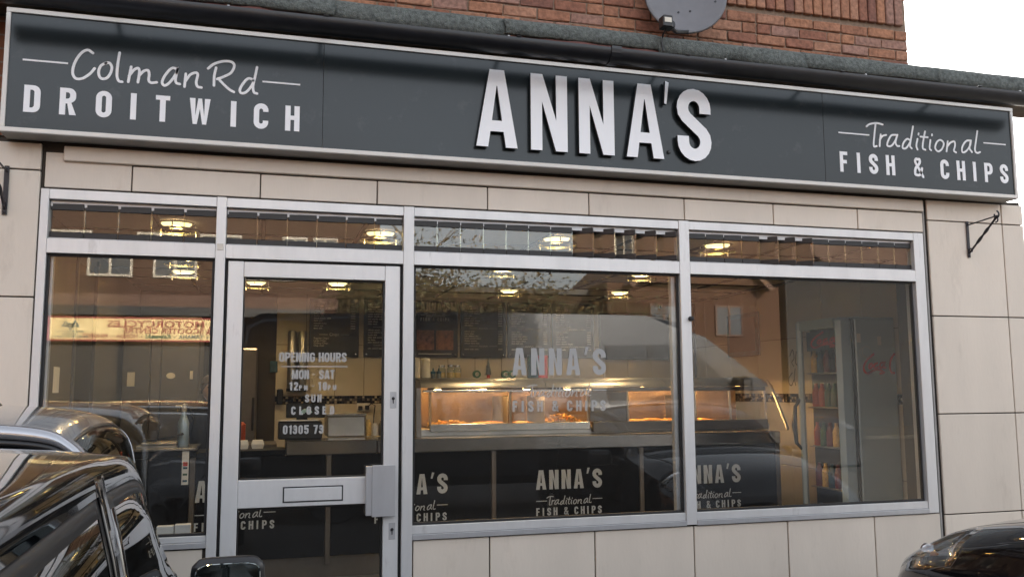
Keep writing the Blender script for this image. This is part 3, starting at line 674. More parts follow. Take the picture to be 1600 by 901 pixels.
for x0, x1 in ((2.47, 2.509), (-1.0712, -1.045)): bar('jamb_inner', x0, x1, .81, 2.265, .02, .06, alu2_m)
panes = []
for x0, x1 in ((-1.069, -.249), (.838, 2.507), (2.583, 4.262)):
    q = B(); q.box(x0, x1, 0, .006, .808, 2.264); o = q.done('window_pane', glass_m, sf); panes.append(o)
    for s in ((x0, x0 + .012, .82, 2.252), (x1 - .012, x1, .82, 2.252)): bar('glazing_seal', s[0], s[1], s[2], s[3], -.006, .02, seal_m)
    bar('glazing_seal', x0, x1, 2.2525, 2.265, -.006, .02, seal_m); bar('glazing_seal', x0, x1, .8065, .8195, -.006, .02, seal_m)
# louvred top lights
def louvres(x0, x1, n, open_):
    z0, z1 = 2.362, 2.512; w = (x1 - x0) / n
    bar('louvre_rail', x0, x1, 2.514, 2.548, .004, .03, alu2_m); bar('louvre_rail', x0, x1, 2.3425, 2.3495, -.012, .03, alu2_m)
    for i in range(n):
        a = x0 + i * w; op = open_(i); c = Vector((a + w / 2, .012, 0))
        Rz = Matrix.Translation(c) @ Matrix.Rotation(rad(-38 if op else -1.6), 4, 'Z')
        q = B(); q.box(-w / 2 - .004, w / 2 + .003, -.003, .003, z0, z1); q.bm.transform(Rz); g = q.done('louvre_blade', glass_m, sf); PW[g.name] = Matrix()
        for k in (0, 1):
            q = B(); q.cbox(-w / 2 + .002, w / 2 - .002, -.010, .008, (z1 - .014) if k else z0 - .012, z1 + .020 if k else z0 + .020, b=.002); q.bm.transform(Rz)
            o = q.done('louvre_clip', louvre_m, None); o.parent = g
        q = B(); q.box(w / 2 - .0015, w / 2 + .0025, -.0036, .0036, z0 + .02, z1 - .014); q.bm.transform(Rz); o = q.done('blade_edge', ringg_m, None); o.parent = g
louvres(-1.07, -.248, 5, lambda i: False); louvres(-.193, .773, 6, lambda i: False)
louvres(.837, 2.508, 12, lambda i: i >= 7); louvres(2.582, 4.27, 13, lambda i: 4 <= i <= 6)
q = B(); q.lathe([(0, -.03), (.014, -.026), (.016, 0)], (2.572, -.031, 1.985), 10, 'y'); q.done('frame_stop', seal_m, sf)
for z in (2.31,): q = B(); q.cbox(-.238, -.205, -.0345, -.032, z, z + .035, b=.002); q.done('frame_stop', steel2_m, sf)
b = B(); logo(b, 1.425, .59, 1.424, -.0016, .0012); b.done('frosted_lettering', vinyl_m, sf, fix=False)

# ================================================================== door
dr = thing('shop_door', 'aluminium framed glass shop door with letter plate and push plate', 'door', (.29, .0, .2))
D = lambda n, *a, m=alu_m, b=.003: box(n, m, dr, *a, b=b)
D('stile', -.178, -.096, -.024, .026, .205, 2.255); D('stile', .673, .757, -.024, .026, .205, 2.255)
D('top_rail', -.0955, .6725, -.022, .024, 2.17, 2.254); D('middle_rail', -.0955, .6725, -.022, .024, .937, 1.083); D('bottom_rail', -.0955, .6725, -.022, .024, .205, .33)
for z0, z1 in ((1.085, 2.168), (.332, .935)):
    q = B(); q.box(-.094, .671, 0, .006, z0, z1); q.done('door_pane', glass_m, dr)
    D('glazing_seal', .662, .6725, -.006, .02, z0, z1, m=seal_m); D('glazing_seal', -.0955, -.088, -.006, .02, z0, z1, m=seal_m); D('glazing_seal', -.0875, .6615, -.006, .02, z1 - .009, z1, m=seal_m); D('glazing_seal', -.0875, .6615, -.006, .02, z0, z0 + .006, m=seal_m)
D('door_gap', -.1935, -.1785, .0, .04, .2, 2.266, m=seal_m); D('door_gap', .7575, .774, .0, .04, .2, 2.266, m=seal_m); D('door_gap', -.178, .757, .0, .04, 2.2555, 2.2665, m=seal_m)
D('letter_plate_surround', .136, .455, -.0235, -.0215, .958, 1.042, m=seal_m); D('letter_plate', .143, .448, -.029, -.0237, .965, 1.035, m=alu_m)
D('push_plate', .607, .735, -.062, -.056, .868, 1.146, m=alu2_m, b=.006); D('push_plate_mount', .575, .66, -.0555, -.0235, .875, 1.14, m=alu2_m)
for z in (1.50, .785):
    D('lock_plate', .706, .742, -.0265, -.0241, z - .045, z + .045, m=alu2_m)
    q = B(); q.lathe([(0, -.006), (.008, -.005), (.009, 0)], (.724, -.0265, z + .008), 12, 'y'); q.cbox(.7215, .7265, -.0315, -.0265, z - .02, z + .004); q.done('lock_cylinder', seal_m, dr)
b = B(); y0, d = -.0016, .0012
caps_line(b, 'OPENING HOURS', .101, .465, 1.711, .052, y0, d, .2)
b.outline([(.112, 1.683), (.472, 1.683), (.472, 1.689), (.112, 1.689)], [], y0, d)
caps_line(b, 'MON', .17, .262, 1.617, .05, y0, d, .2); caps_line(b, '-', .28, .295, 1.617, .05, y0, d); caps_line(b, 'SAT', .316, .401, 1.617, .05, y0, d, .2)
caps_line(b, '12', .158, .205, 1.556, .046, y0, d, .22); caps_line(b, 'PM', .210, .256, 1.556, .028, y0, d, .22); caps_line(b, '-', .278, .292, 1.556, .046, y0, d); caps_line(b, '10', .312, .360, 1.556, .046, y0, d, .22); caps_line(b, 'PM', .365, .411, 1.556, .028, y0, d, .22)
caps_line(b, 'SUN', .243, .332, 1.491, .043, y0, d, .2); caps_line(b, 'CLOSED', .171, .402, 1.424, .045, y0, d, .22)
caps_line(b, '01905 79', .130, .345, 1.320, .048, y0, d, .2)
b.done('frosted_lettering', vinyl_m, dr, fix=False)

# ================================================================== inside: room
struct(box('shop_floor', floor_m, None, -1.3, 5.0, .15, 4.6, .1, .2))
bw = thing('back_wall', 'cream tiled back wall of the shop with a mosaic border', 'wall', (1.9, 4.4, .2), kind='structure')
b = B(); b.box(-1.3, 5.0, 4.41, 4.5, .2, 2.75); b.done('wall_core', joint_m, bw)
def wall_tiles(par, plane, lo, hi, zs, fixed, w=.3, only=None):
    a = lo
    while a < hi - .02:
        e = min(a + w, hi)
        for z0, z1 in zip(zs, zs[1:]):
            if (z0, z1) == (1.42, 1.50): continue
            if plane == 'y': box('wall_tile', wtile_m, par, a + .002, e - .002, fixed, fixed + .012, z0 + .002, z1 - .002, b=.002)
            else: box('wall_tile', wtile_m, par, fixed - .012, fixed, a + .002, e - .002, z0 + .002, z1 - .002, b=.002)
        a = e
def mosaic(par, plane, lo, hi, fixed):
    b = B(); n = int((hi - lo) / .026)
    for i in range(n):
        for k in range(3):
            a = lo + i * .026; z = 1.422 + k * .026
            if plane == 'y': b.cbox(a + .0015, a + .0245, fixed - .003, fixed + .01, z + .0015, z + .0245, b=.002)
            else: b.cbox(fixed - .01, fixed + .003, a + .0015, a + .0245, z + .0015, z + .0245, b=.002)
    o = b.done('mosaic_border', mosaic_m, par); o['kind'] = 'stuff'
ZS = [.82, 1.42, 1.50, 2.03, 2.56]
wall_tiles(bw, 'y', .157, 4.9, ZS, 4.398); mosaic(bw, 'y', .157, 4.9, 4.398)
rw = thing('side_wall', 'cream tiled side wall of the shop behind the drinks fridge', 'wall', (4.92, 2.4, .2), kind='structure')
b = B(); b.box(4.934, 4.995, .3, 4.41, .2, 2.75); b.done('wall_core', joint_m, rw)
wall_tiles(rw, 'x', .3, 4.39, [.2, .82] + ZS[1:], 4.932, w=.55); mosaic(rw, 'x', .3, 4.39, 4.93)
lw = thing('inner_side_wall', 'dim panelled side wall with a dark doorway seen through the narrow pane', 'wall', (-1.15, 2, .2), kind='structure')
b = B(); b.box(-1.3, -1.16, .15, 4.41, .2, 2.75); b.done('wall_core', greyp_m, lw)
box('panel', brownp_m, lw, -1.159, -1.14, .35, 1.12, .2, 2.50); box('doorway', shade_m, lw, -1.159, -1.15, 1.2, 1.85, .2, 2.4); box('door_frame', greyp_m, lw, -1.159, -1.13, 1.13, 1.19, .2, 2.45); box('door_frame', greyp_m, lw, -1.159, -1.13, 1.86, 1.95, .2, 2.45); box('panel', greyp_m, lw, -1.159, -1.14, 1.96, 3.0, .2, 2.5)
struct(box('inner_lintel', joint_m, None, -1.3, 5.0, .142, .3, 2.62, 2.85))
b = B(); b.box(-1.3, 5.0, .14, 4.5, 2.60, 2.75); b.box(-1.3, -1.12, .06, .3, .2, 2.62); b.box(4.94, 4.99, .06, .3, .2, 2.62)
struct(b.done('room_shell', joint_m))
ceil = thing('ceiling', 'suspended tiled ceiling of the shop with dark grid lines', 'ceiling', (1.9, 2.2, 2.55), kind='structure')
gx = [-1.30 + .0 + .6 * k + .10 for k in range(12)]; gy = [.16] + [.25 + .6 * k for k in range(8)]
b = B()
for x in gx: b.box(x - .012, x + .012, .16, 4.4, 2.546, 2.57)
for y in gy[1:]: b.box(-1.28, 4.93, y - .0115, y + .0115, 2.5465, 2.5695)
b.done('ceiling_grid', grid_m, ceil)
for x0, x1 in zip(gx, gx[1:]):
    for y0, y1 in zip(gy, gy[1:]):
        if x0 < 4.92: box('ceiling_tile', ctile_m, ceil, x0 + .013, min(x1 - .013, 4.93), y0 + .013, min(y1 - .013, 4.395), 2.555, 2.575)

# ceiling lamps
def lamp(x, y, label):
    t = thing('ceiling_lamp', label, 'ceiling lamp', (x, y, 2.55), group='round ceiling lamps')
    q = B(); q.lathe([(.090, -.002), (.105, -.006), (.110, 0), (.110, .004), (.090, -.002)], (x, y, 2.549), 28); q.done('trim_ring', chrome_m, t, smooth=True)
    q = B(); q.lathe([(0, .001), (.050, .001), (.050, .004), (0, .004)], (x, y, 2.545), 24); q.done('bulb', lamp_m, t)
    q = B(); q.lathe([(.051, .004), (.053, -.018), (.070, -.014), (.086, -.001), (.086, .004), (.051, .004)], (x, y, 2.545), 28); q.done('bulb_glass', skirt_m, t, smooth=True)
    q = B(); q.lathe([(.090, -.045), (.13, -.045), (.13, -.039), (.090, -.039), (.090, -.045)], (x, y, 2.548), 32); q.done('glass_ring', ringg_m, t)
    q = B(); q.lathe([(.130, -.048), (.134, -.048), (.134, -.036), (.130, -.036), (.130, -.048)], (x, y, 2.548), 32); q.done('ring_rim', steel2_m, t)
    for a in (.4, 2.5, 4.6):
        q = B(); q.tube([(x + .118 * math.cos(a), y + .118 * math.sin(a), 2.549), (x + .118 * math.cos(a), y + .118 * math.sin(a), 2.480)], .004, 6); q.done('rod', steel2_m, t)
for x, y, l in [(-.50, .55, 'round lamp with a glass ring seen through the top light over the banner reflection'), (.72, .58, 'round lamp with a glass ring seen through the top light over the door'), (1.88, .50, 'round lamp with a glass ring beside the open louvres of the wide window'), (3.06, .48, 'round lamp seen through the top light before the fridge window'),
                (-.63, 2.75, 'round lamp deep in the shop over the tall grey steel cabinet'), (-.58, 2.0, 'round lamp just below the transom of the narrow pane'), (-.05, 3.40, 'round lamp at the upper corner of the door glass nearest its hinge side'), (.68, 3.3, 'round lamp over the door side menu boards'),
                (2.40, 3.52, 'round lamp above the sandwich menu boards, farther of two'), (3.56, 3.42, 'round lamp above the black wall screen'), (1.93, 2.04, 'round lamp under the transom above the counter near the door'), (3.18, 2.04, 'round lamp under the transom near the louvred top light')]: lamp(x, y, l)

# ================================================================== counter
ct = thing('counter', 'long black fronted shop counter with a stainless steel top and white printed panels', 'counter', (1.75, 1.9, .2))
for x0, x1 in ((-1.12, -.462), (-.418, .488), (.53, 1.75), (1.79, 2.995), (3.035, 4.262)):
    p = box('front_panel', black_m, ct, x0, x1, 1.75, 1.78, .355, 1.084, b=.002)
for x in (-.44, .509, 1.77, 3.015, 4.282): box('post', dsteel_m, ct, x - .019, x + .019, 1.744, 1.80, .30, 1.083)
box('plinth', dsteel_m, ct, -1.12, 4.30, 1.79, 1.82, .2, .354)
box('counter_top', wsteel_m, ct, .2, .86, 1.725, 2.10, 1.086, 1.190, b=.006); box('counter_top', wsteel_m, ct, .862, 4.30, 1.725, 2.10, 1.086, 1.190, b=.006)
box('counter_top', black_m, ct, -.42, .198, 1.74, 2.10, 1.086, 1.128, b=.004)
box('counter_rim', steel_m, ct, -1.12, -.42, 1.735, 2.3, 1.138, 1.156, b=.003); box('upper_panel', black_m, ct, -1.12, -.462, 1.75, 1.78, 1.0855, 1.137)
box('card_sticker', paper_m, ct, -.512, -.466, 1.7465, 1.7495, .90, 1.135, b=.0005)
for k, (m, z) in enumerate(((orange_m, 1.045), (blue_m, 1.01), (red_m, 1.03), (green_m, .965), (blue_m, .92))): box('card_mark', m, ct, -.504, -.474, 1.7445, 1.7463, z, z + .014, b=.0003)
b = B()
for x in (-.418, .85, 2.113, 3.362): logo(b, x, .555, .572, 1.7472, .0015)
b.done('printed_lettering', cvinyl_m, ct, fix=False)
for x0, x1 in ((-1.12, -.9),): pass

# ================================================================== frying range with heated display
fr = thing('frying_range', 'stainless steel frying range with glazed heated display and curved hood', 'frying range', (2.8, 2.3, 1.19))
hood = [(2.05, 1.572), (2.07, 1.605), (2.14, 1.637), (2.25, 1.652), (2.80, 1.655), (2.80, 1.60), (2.10, 1.572)]
for x0, x1 in ((1.245, 2.30), (2.305, 3.40), (3.405, 4.40)): q = B(); q.extrude_x(hood, x0, x1); q.done('hood', steel2_m, fr, smooth=True)
box('canopy_slot', plastic_m, fr, 1.30, 2.66, 2.042, 2.06, 1.556, 1.571); box('canopy_rail', steel_m, fr, 1.26, 2.70, 2.028, 2.06, 1.535, 1.555); box('canopy_rail', dsteel_m, fr, 2.70, 4.36, 2.028, 2.06, 1.535, 1.571)
q = B(); q.extrude_x([(1.99, 1.19), (2.02, 1.57), (2.06, 1.625), (2.16, 1.648), (2.80, 1.66), (2.80, 1.19)], 1.205, 1.243); q.done('end_panel', dsteel_m, fr)
q = B(); q.extrude_x([(1.80, 1.19), (1.84, 1.24), (2.04, 1.575), (2.10, 1.62), (2.80, 1.65), (2.80, 1.19)], 4.402, 4.43); q.done('end_panel', cab_glass_m, fr)
q = B(); q.tube([(4.416, 1.79, 1.2), (4.416, 2.03, 1.575), (4.416, 2.10, 1.625)], .014, 8); q.done('end_rail', steel2_m, fr)
box('lower_rail', steel_m, fr, 1.315, 2.675, 2.005, 2.05, 1.226, 1.284); box('lower_rail', dsteel_m, fr, 2.70, 4.36, 2.005, 2.05, 1.2, 1.284)
box('base_shelf', steel2_m, fr, 1.245, 4.40, 2.051, 2.75, 1.19, 1.245); box('back_panel', mat('warm_back_panel', (.20, .13, .085), .4, metal=.3, var=.2), fr, 1.245, 4.40, 2.62, 2.64, 1.246, 1.599)
box('solid_front', dsteel_m, fr, 2.68, 3.02, 2.03, 2.05, 1.2845, 1.534)
for x in (1.318, 1.985, 2.662, 3.025, 3.66, 4.0, 4.35):
    q = B(); q.tube([(x, 2.022, 1.284), (x, 2.040, 1.535)], .011, 6); q.done('glazing_post', steel2_m, fr)
for x0, x1 in ((1.33, 1.973), (1.997, 2.65), (3.037, 3.648), (3.672, 4.34)):
    q = B(); q.extrude_x([(2.014, 1.286), (2.020, 1.286), (2.042, 1.534), (2.036, 1.534)], x0, x1); q.done('display_glass', cab_glass_m, fr)
for x in (1.98, 2.30, 3.65): box('divider', steel2_m, fr, x, x + .006, 2.1, 2.6, 1.246, 1.50)
for x in (1.40, 1.78, 2.16, 2.52, 3.2, 3.5, 3.85, 4.15):
    q = B(); q.lathe([(.0, -.012), (.022, -.008), (.028, .0), (.03, .012)], (x, 2.14, 1.553), 14); q.done('added_heat_lamp', heat_m, fr, smooth='full')  # added glowing domes, in place of ceiling lamp reflections on the glass
for x0, x1 in ((1.34, 1.96), (2.0, 2.29), (2.315, 2.64), (3.05, 3.63), (3.68, 4.3)): box('tray', steel_m, fr, x0, x1, 2.08, 2.55, 1.2455, 1.262)
for x in (1.9, 2.9, 3.5): box('worktop_rail', steel2_m, fr, x, x + .25, 2.02, 2.03, 1.573, 1.585)

# food in the display
def heap(x0, x1, y0, y1, z, h, n, label, name='chip_pile'):
    b = B()
    for i in range(n):
        u, v = random.random(), random.random(); x, y = x0 + (x1 - x0) * u, y0 + (y1 - y0) * v
        k = math.sin(math.pi * u) ** .6 * math.sin(math.pi * min(1, v + .25)) ** .5
        zz = z + .008 + h * k * random.uniform(.3, 1)
        M = Matrix.Translation((x, y, zz)) @ Matrix.Rotation(random.uniform(0, 6.3), 4, 'Z') @ Matrix.Rotation(random.uniform(-.5, .5), 4, 'Y')
        L = random.uniform(.022, .036); vs = [b.bm.verts.new(M @ Vector((a * L, c * .006, d * .006))) for a in (-1, 1) for c in (-1, 1) for d in (-1, 1)]
        for f in ((0, 1, 3, 2), (4, 6, 7, 5), (0, 4, 5, 1), (2, 3, 7, 6), (0, 2, 6, 4), (1, 5, 7, 3)): b.face([vs[j] for j in f])
    return tag(b.done(name, chip_m), label, 'chips', kind='stuff')
heap(2.33, 2.62, 2.08, 2.40, 1.262, .075, 260, 'golden heap of chips under the added display lamp')
heap(1.36, 1.66, 2.08, 2.40, 1.262, .03, 150, 'low layer of chips spread in the display by the end panel')
def batter(x, y, z, L, rot, label, cat='battered fish', name='battered_fish'):
    b = B(); n = 12; rings = []
    for i in range(n + 1):
        t = i / n; rr = .032 * math.sin(math.pi * min(.98, max(.03, t))) ** .6 * (1 - .45 * t)
        rings.append([b.bm.verts.new((L * (t - .5), rr * 1.3 * math.cos(a) + random.uniform(-.003, .003), rr * .7 * math.sin(a) + .016 + random.uniform(-.002, .002))) for a in [2 * math.pi * k / 10 for k in range(10)]])
    for A, C in zip(rings, rings[1:]):
        for k in range(10): b.face([A[k], A[(k + 1) % 10], C[(k + 1) % 10], C[k]])
    b.face(rings[0][::-1]); b.face(rings[-1])
    o = b.done(name, fish_m, smooth='full'); o.location = (x, y, z); o.rotation_euler = (0, 0, rot)
    return tag(o, label, cat, 'battered fish on the display trays')
batter(1.78, 2.16, 1.262, .22, .2, 'battered fish lying in the middle of the first display'); batter(1.90, 2.24, 1.262, .2, -.3, 'battered fish next to the display glazing post')
batter(2.14, 2.18, 1.262, .2, .1, 'battered fish beside the heap of chips'); batter(3.15, 2.18, 1.262, .24, .15, 'battered fish at the near end of the second display')
batter(3.33, 2.2, 1.268, .24, -.1, 'pale golden battered fish in the centre of the second display'); batter(3.5, 2.2, 1.262, .22, .25, 'battered fish against the mullion in the second display'); batter(3.8, 2.2, 1.262, .24, -.15, 'battered fish in the display behind the fridge window')

# things standing on the hood
SH = 1.6575
def jar(x, y, h, r, label):
    t = thing('storage_jar', label, 'jar', (x, y, SH), group='storage jars on the range')
    q = B(); q.lathe([(r * .9, 0), (r, .006), (r, h * .68), (r * .72, h * .80), (r * .72, h * .86)], (x, y, SH), 18); q.done('jar_body', jar_m, t, smooth=True)
    q = B(); q.lathe([(0, h), (r * .80, h), (r * .80, h * .86), (0, h * .86)], (x, y, SH), 18); q.done('lid', steel_m, t)
    q = B(); q.lathe([(0, .004), (r * .86, .006), (r * .86, h * .42), (0, h * .45)], (x, y, SH), 14); q.done('contents', chip_m, t)
jar(1.548, 2.7, .115, .036, 'small clear storage jar beside the sauce bottles'); jar(1.62, 2.66, .118, .037, 'clear storage jar in the middle of three'); jar(1.69, 2.71, .115, .036, 'clear storage jar nearest the tape roll')
for k, x in enumerate((1.455, 1.505)):
    t = thing('sauce_bottle', ('dark capped sauce bottle beside the cup stack', 'dark capped sauce bottle beside the storage jars')[k], 'bottle', (x, 2.62, SH), group='sauce bottles on the range')
    q = B(); q.lathe([(.020, 0), (.022, .004), (.022, .045), (.010, .058)], (x, 2.62, SH), 14); q.done('bottle_body', tinsel_m, t, smooth=True)
    q = B(); q.lathe([(.023, .038), (.023, .058), (.008, .064), (.004, .088), (0, .088)], (x, 2.62, SH), 14); q.done('cap', blue_m, t, smooth=True)
for k, x in enumerate((1.30, 1.385)):
    b = B()
    prof = [(.026, 0)]
    for i in range(15): prof += [(.040, .012 + i * .011), (.037, .016 + i * .011)]
    b.lathe(prof + [(.0, .185)], (x, 2.6, SH - .004), 18); tag(b.done('cup_stack', foam_m), ('tall stack of white foam cups against the mullion', 'tall stack of white foam cups beside the sauce bottles')[k], 'cups', 'white cup stacks')
for k, (x, l) in enumerate(((1.84, 'green tape roll between the jars and the tinsel tree'), (2.10, 'green tape roll nearest the tinsel tree'), (2.165, 'green tape roll under the window lettering'))):
    t = thing('tape_roll', l, 'tape roll', (x, 2.6, SH + .036), group='green tape rolls')
    q = B(); q.lathe([(.018, -.02), (.034, -.02), (.034, .02), (.018, .02), (.018, -.02)], (x, 2.6, SH + .034), 20, 'y'); q.done('roll', green_m, t)
    q = B(); q.lathe([(.014, -.021), (.0178, -.021), (.0178, .021), (.014, .021), (.014, -.021)], (x, 2.6, SH + .034), 18, 'y'); q.done('core', label_m, t)
t = thing('tinsel_tree', 'little silvery green tinsel tree standing on the range', 'ornament', (1.972, 2.7, SH))
b = B()
for i in range(220):
    u = random.random(); a = random.uniform(0, 6.3); rr = .033 * (1 - u) + .003; p = Vector((1.972 + rr * math.cos(a), 2.7 + rr * math.sin(a), SH + .03 + .155 * u)); d = Vector((math.cos(a), math.sin(a), -.5)) * .010; s = Vector((-math.sin(a), math.cos(a), .2)) * .004
    b.poly([p - s, p + d, p + s])
b.lathe([(.028, .03), (.003, .17), (0, .18)], (1.972, 2.7, SH), 10); b.done('needles', tinsel_m, t); q = B(); q.lathe([(.016, 0), (.014, .03), (.004, .035)], (1.972, 2.7, SH), 10); q.done('pot', red_m, t)
tag(box('red_carton', red_m, None, 2.435, 2.52, 2.66, 2.72, SH, SH + .205), 'tall red carton behind the frosted window lettering', 'carton')
t = thing('blue_carton', 'dark blue carton with a white roundel beside the red carton', 'carton', (2.36, 2.7, SH)); box('carton', blue_m, t, 2.345, 2.43, 2.67, 2.72, SH, SH + .21); q = B(); q.lathe([(0, -.002), (.016, -.002), (.016, 0)], (2.388, 2.6695, SH + .165), 16, 'y'); q.done('roundel', paper_m, t)

# ================================================================== menu boards, screen, camera on the back wall
def menu(x0, x1, label, seed, head=None, items=None, z0=1.905, z1=2.515):
    rnd = random.Random(seed); t = thing('menu_board', label, 'menu board', ((x0 + x1) / 2, 4.38, z0), group='slate menu boards')
    box('board', board_m, t, x0, x1, 4.372, 4.392, z0, z1); y = 4.3705
    for x in (x0 + .03, x1 - .03): q = B(); q.lathe([(0, -.003), (.008, -.002), (.008, 0)], (x, 4.372, z0 + .03), 10, 'y'); q.done('stud', chrome_m, t)
    b = B(); w = x1 - x0; z = z1 - .06
    def row(z, full=True):
        x = x0 + .045
        for k in range(rnd.randint(2, 3)):
            L = rnd.uniform(.035, .075)
            if x + L > x1 - .15: break
            n = int(L / .009)
            for i in range(n):
                h = rnd.choice((.010, .010, .014)); b.outline([(x, z), (x + .006, z), (x + .006, z + h), (x, z + h)], [], y, .0006); x += .0088
            x += .008
        x = x1 - .085
        for i in range(4): b.outline([(x + i * .012, z), (x + i * .012 + .008, z), (x + i * .012 + .008, z + .013), (x + i * .012, z + .013)], [], y, .0006)
    if head: logo(b, x0 + .09, w - .18, z1 - .22, y, .0006)
    else:
        typed_rows = items or []
        k = 0
        while z > z0 + .07:
            if k in (9, 16) and not typed_rows:
                b.outline([(x0 + .1, z), (x0 + .19, z), (x0 + .19, z + .003), (x0 + .1, z + .003)], [], y, .0006); b.outline([(x1 - .19, z), (x1 - .1, z), (x1 - .1, z + .003), (x1 - .19, z + .003)], [], y, .0006)
                b.ribbon([(x0 + w / 2 - .05 + .0125 * i, z + .012 * ((i % 2) - .4)) for i in range(9)], .004, y, .0006)
                z -= .012
            elif not (typed_rows and k > 10): row(z)
            z -= .026; k += 1
    b.done('print', chalk_m, t, fix=False)
    if head:
        for a in (x0 + .05, x0 + w / 2 + .012): box('picture', photo_m, t, a, a + w / 2 - .062, 4.368, 4.3715, z0 + .08, z0 + .29, b=.001)
        b = B(); x = x0 + .07
        while x < x1 - .07: b.outline([(x, z0 + .03), (x + .007, z0 + .03), (x + .007, z0 + .043), (x, z0 + .043)], [], y, .0006); x += .0095
        b.done('print', chalk_m, t, fix=False)
    if items:
        typed('Chips', .045, chalk_m, (x0 + w / 2, y, z0 + .22), t, 'print', align='CENTER')
        typed('\n'.join(items), .027, chalk_m, (x0 + .045, y, z0 + .185), t, 'print', spacing=.95)
        for (a, c) in ((x0 + .1, x0 + .19), (x1 - .19, x1 - .1)): b = B(); b.outline([(a, z0 + .23), (c, z0 + .23), (c, z0 + .234), (a, z0 + .234)], [], y, .0006); b.done('print', chalk_m, t, fix=False)
menu(.485, .995, 'slate menu board with a chips section seen through the door', 1, items=['Regular Chips', 'Large Chips', 'Cheesy Chips', 'Chip Cob'])
menu(1.045, 1.55, 'slate menu board half hidden by the door stile', 2)
menu(1.56, 2.06, 'slate menu board with the shop name and two food pictures', 3, head=True)
menu(2.09, 2.60, 'slate menu board next to the board with food pictures', 4)
menu(2.622, 3.12, 'slate menu board in the middle above the storage jars', 5)
menu(3.14, 3.64, 'slate menu board beside the black wall screen', 6)
t = thing('wall_screen', 'large black wall screen beside the last menu board', 'screen', (4.1, 4.38, 1.9)); box('bezel', plastic_m, t, 3.70, 4.56, 4.345, 4.392, 1.89, 2.42, b=.006); box('display', screen_m, t, 3.715, 4.545, 4.342, 4.3448, 1.905, 2.405, b=.001)
t = thing('security_camera', 'small white domed camera under the ceiling above the screen', 'security camera', (4.42, 4.3, 2.5)); q = B(); q.lathe([(.045, .05), (.045, .0), (.035, -.02), (0, -.03)], (4.42, 4.32, 2.50), 18); q.done('dome', foam_m, t, smooth=True); q = B(); q.lathe([(0, -.012), (.018, -.008), (.02, 0)], (4.42, 4.275, 2.49), 12, 'y'); q.done('lens', screen_m, t)
t = thing('wall_socket', 'double wall socket with black plugs on the tiled wall', 'socket', (1.06, 4.39, 1.38)); box('plate', paper_m, t, .985, 1.125, 4.385, 4.397, 1.34, 1.425)
for x, z in ((1.02, 1.375), (1.09, 1.38)): box('plug', plastic_m, t, x - .022, x + .022, 4.345, 4.3845, z - .022, z + .022, b=.006)
q = B(); q.tube([(1.09, 4.36, 1.38), (1.13, 4.34, 1.42), (1.17, 4.34, 1.40), (1.16, 4.34, 1.3), (1.15, 4.3, 1.22)], .006, 6); q.done('cable', plastic_m, t)
for k, x in enumerate((.315, .42)):
    t = thing('cup_dispenser', ('steel tube cup dispenser on the wall by the blue square', 'steel tube cup dispenser on the wall beside the menu board')[k], 'dispenser', (x, 4.33, 1.55), group='cup dispensers')
    q = B(); q.lathe([(.042, 0), (.045, .01), (.045, .60), (.03, .62), (0, .62)], (x, 4.335, 1.55), 20); q.done('tube', steel2_m, t, smooth=True); q = B(); q.lathe([(.049, .0), (.049, .03), (.045, .03)], (x, 4.335, 1.55), 20); q.done('collar', plastic_m, t)
tag(box('blue_notice', blue_m, None, .10, .175, 4.385, 4.397, 1.745, 1.86), 'small dark blue square notice on the wall beside the dispensers', 'notice')
tag(box('hand_dryer', plastic_m, None, .175, .235, 4.33, 4.397, 1.42, 1.575, b=.01), 'small black box on the wall at the mosaic border', 'wall box')
# till, equipment, boxes on the counter
t = thing('cash_till', 'black cash till whose screen back shows a pale blue swirl', 'till', (.3, 1.95, 1.19))
box('base', plastic_m, t, .145, .47, 1.93, 2.06, 1.192, 1.325, b=.008); box('screen_back', plastic_m, t, .20, .49, 1.935, 1.965, 1.352, 1.462, b=.006); box('ledge', paper_m, t, .16, .44, 1.925, 1.97, 1.327, 1.337); box('neck', plastic_m, t, .28, .36, 1.96, 2.02, 1.325, 1.40)
b = B(); b.mi = 0
for k in range(4): b.ribbon([(.35 + .040 * (.4 + k * .2) * math.cos(a), 1.385 + .032 * (.4 + k * .2) * math.sin(a)) for a in [.2 + i * .32 for i in range(10)]], .008, 1.9335, .001)
pale = mat('pale_blue_print', (.42, .62, .62), .5); b.done('swirl', pale, t, fix=False)
t = thing('bain_marie', 'grey steel countertop warmer beside the till', 'warmer', (.67, 2.3, 1.2)); box('body', steel2_m, t, .52, .82, 2.12, 2.45, 1.192, 1.355, b=.01); box('lid', steel_m, t, .515, .825, 2.115, 2.455, 1.356, 1.372)
for k, (x, h, m) in enumerate(((.86, .13, chip_m), (.915, .10, foam_m), (.97, .12, brownp_m), (1.03, .14, plastic_m))):
    b = B(); b.lathe([(.024, 0), (.026, .01), (.026, h * .75), (.014, h * .9), (.014, h), (0, h)], (x, 2.3, 1.19), 14); tag(b.done('condiment_bottle', m, smooth=True), ('golden condiment bottle beside the steel warmer', 'white condiment bottle next to the golden one', 'brown condiment bottle between the white and black ones', 'black condiment bottle nearest the door stile')[k], 'bottle', 'condiment bottles by the range')
for k, (x, w) in enumerate(((-.10, .10), (.0, .13))):
    q = B(); h = .062
    q.lathe([(w * .42, 0), (w * .5, .028), (w * .5, .034), (w * .40, h), (0, h)], (0, 0, 0), 4); o = q.done('foam_box', foam_m); o.location = (x, 1.95 + k * .02, 1.129); o.rotation_euler = (0, 0, rad(45)); tag(o, ('white foam takeaway box half hidden by the door stile', 'larger white foam takeaway box on the low counter')[k], 'box', 'foam takeaway boxes')
t = thing('steel_tray_rack', 'flat steel tray rack with utensils on the low counter end', 'tray', (-.75, 1.95, 1.156))
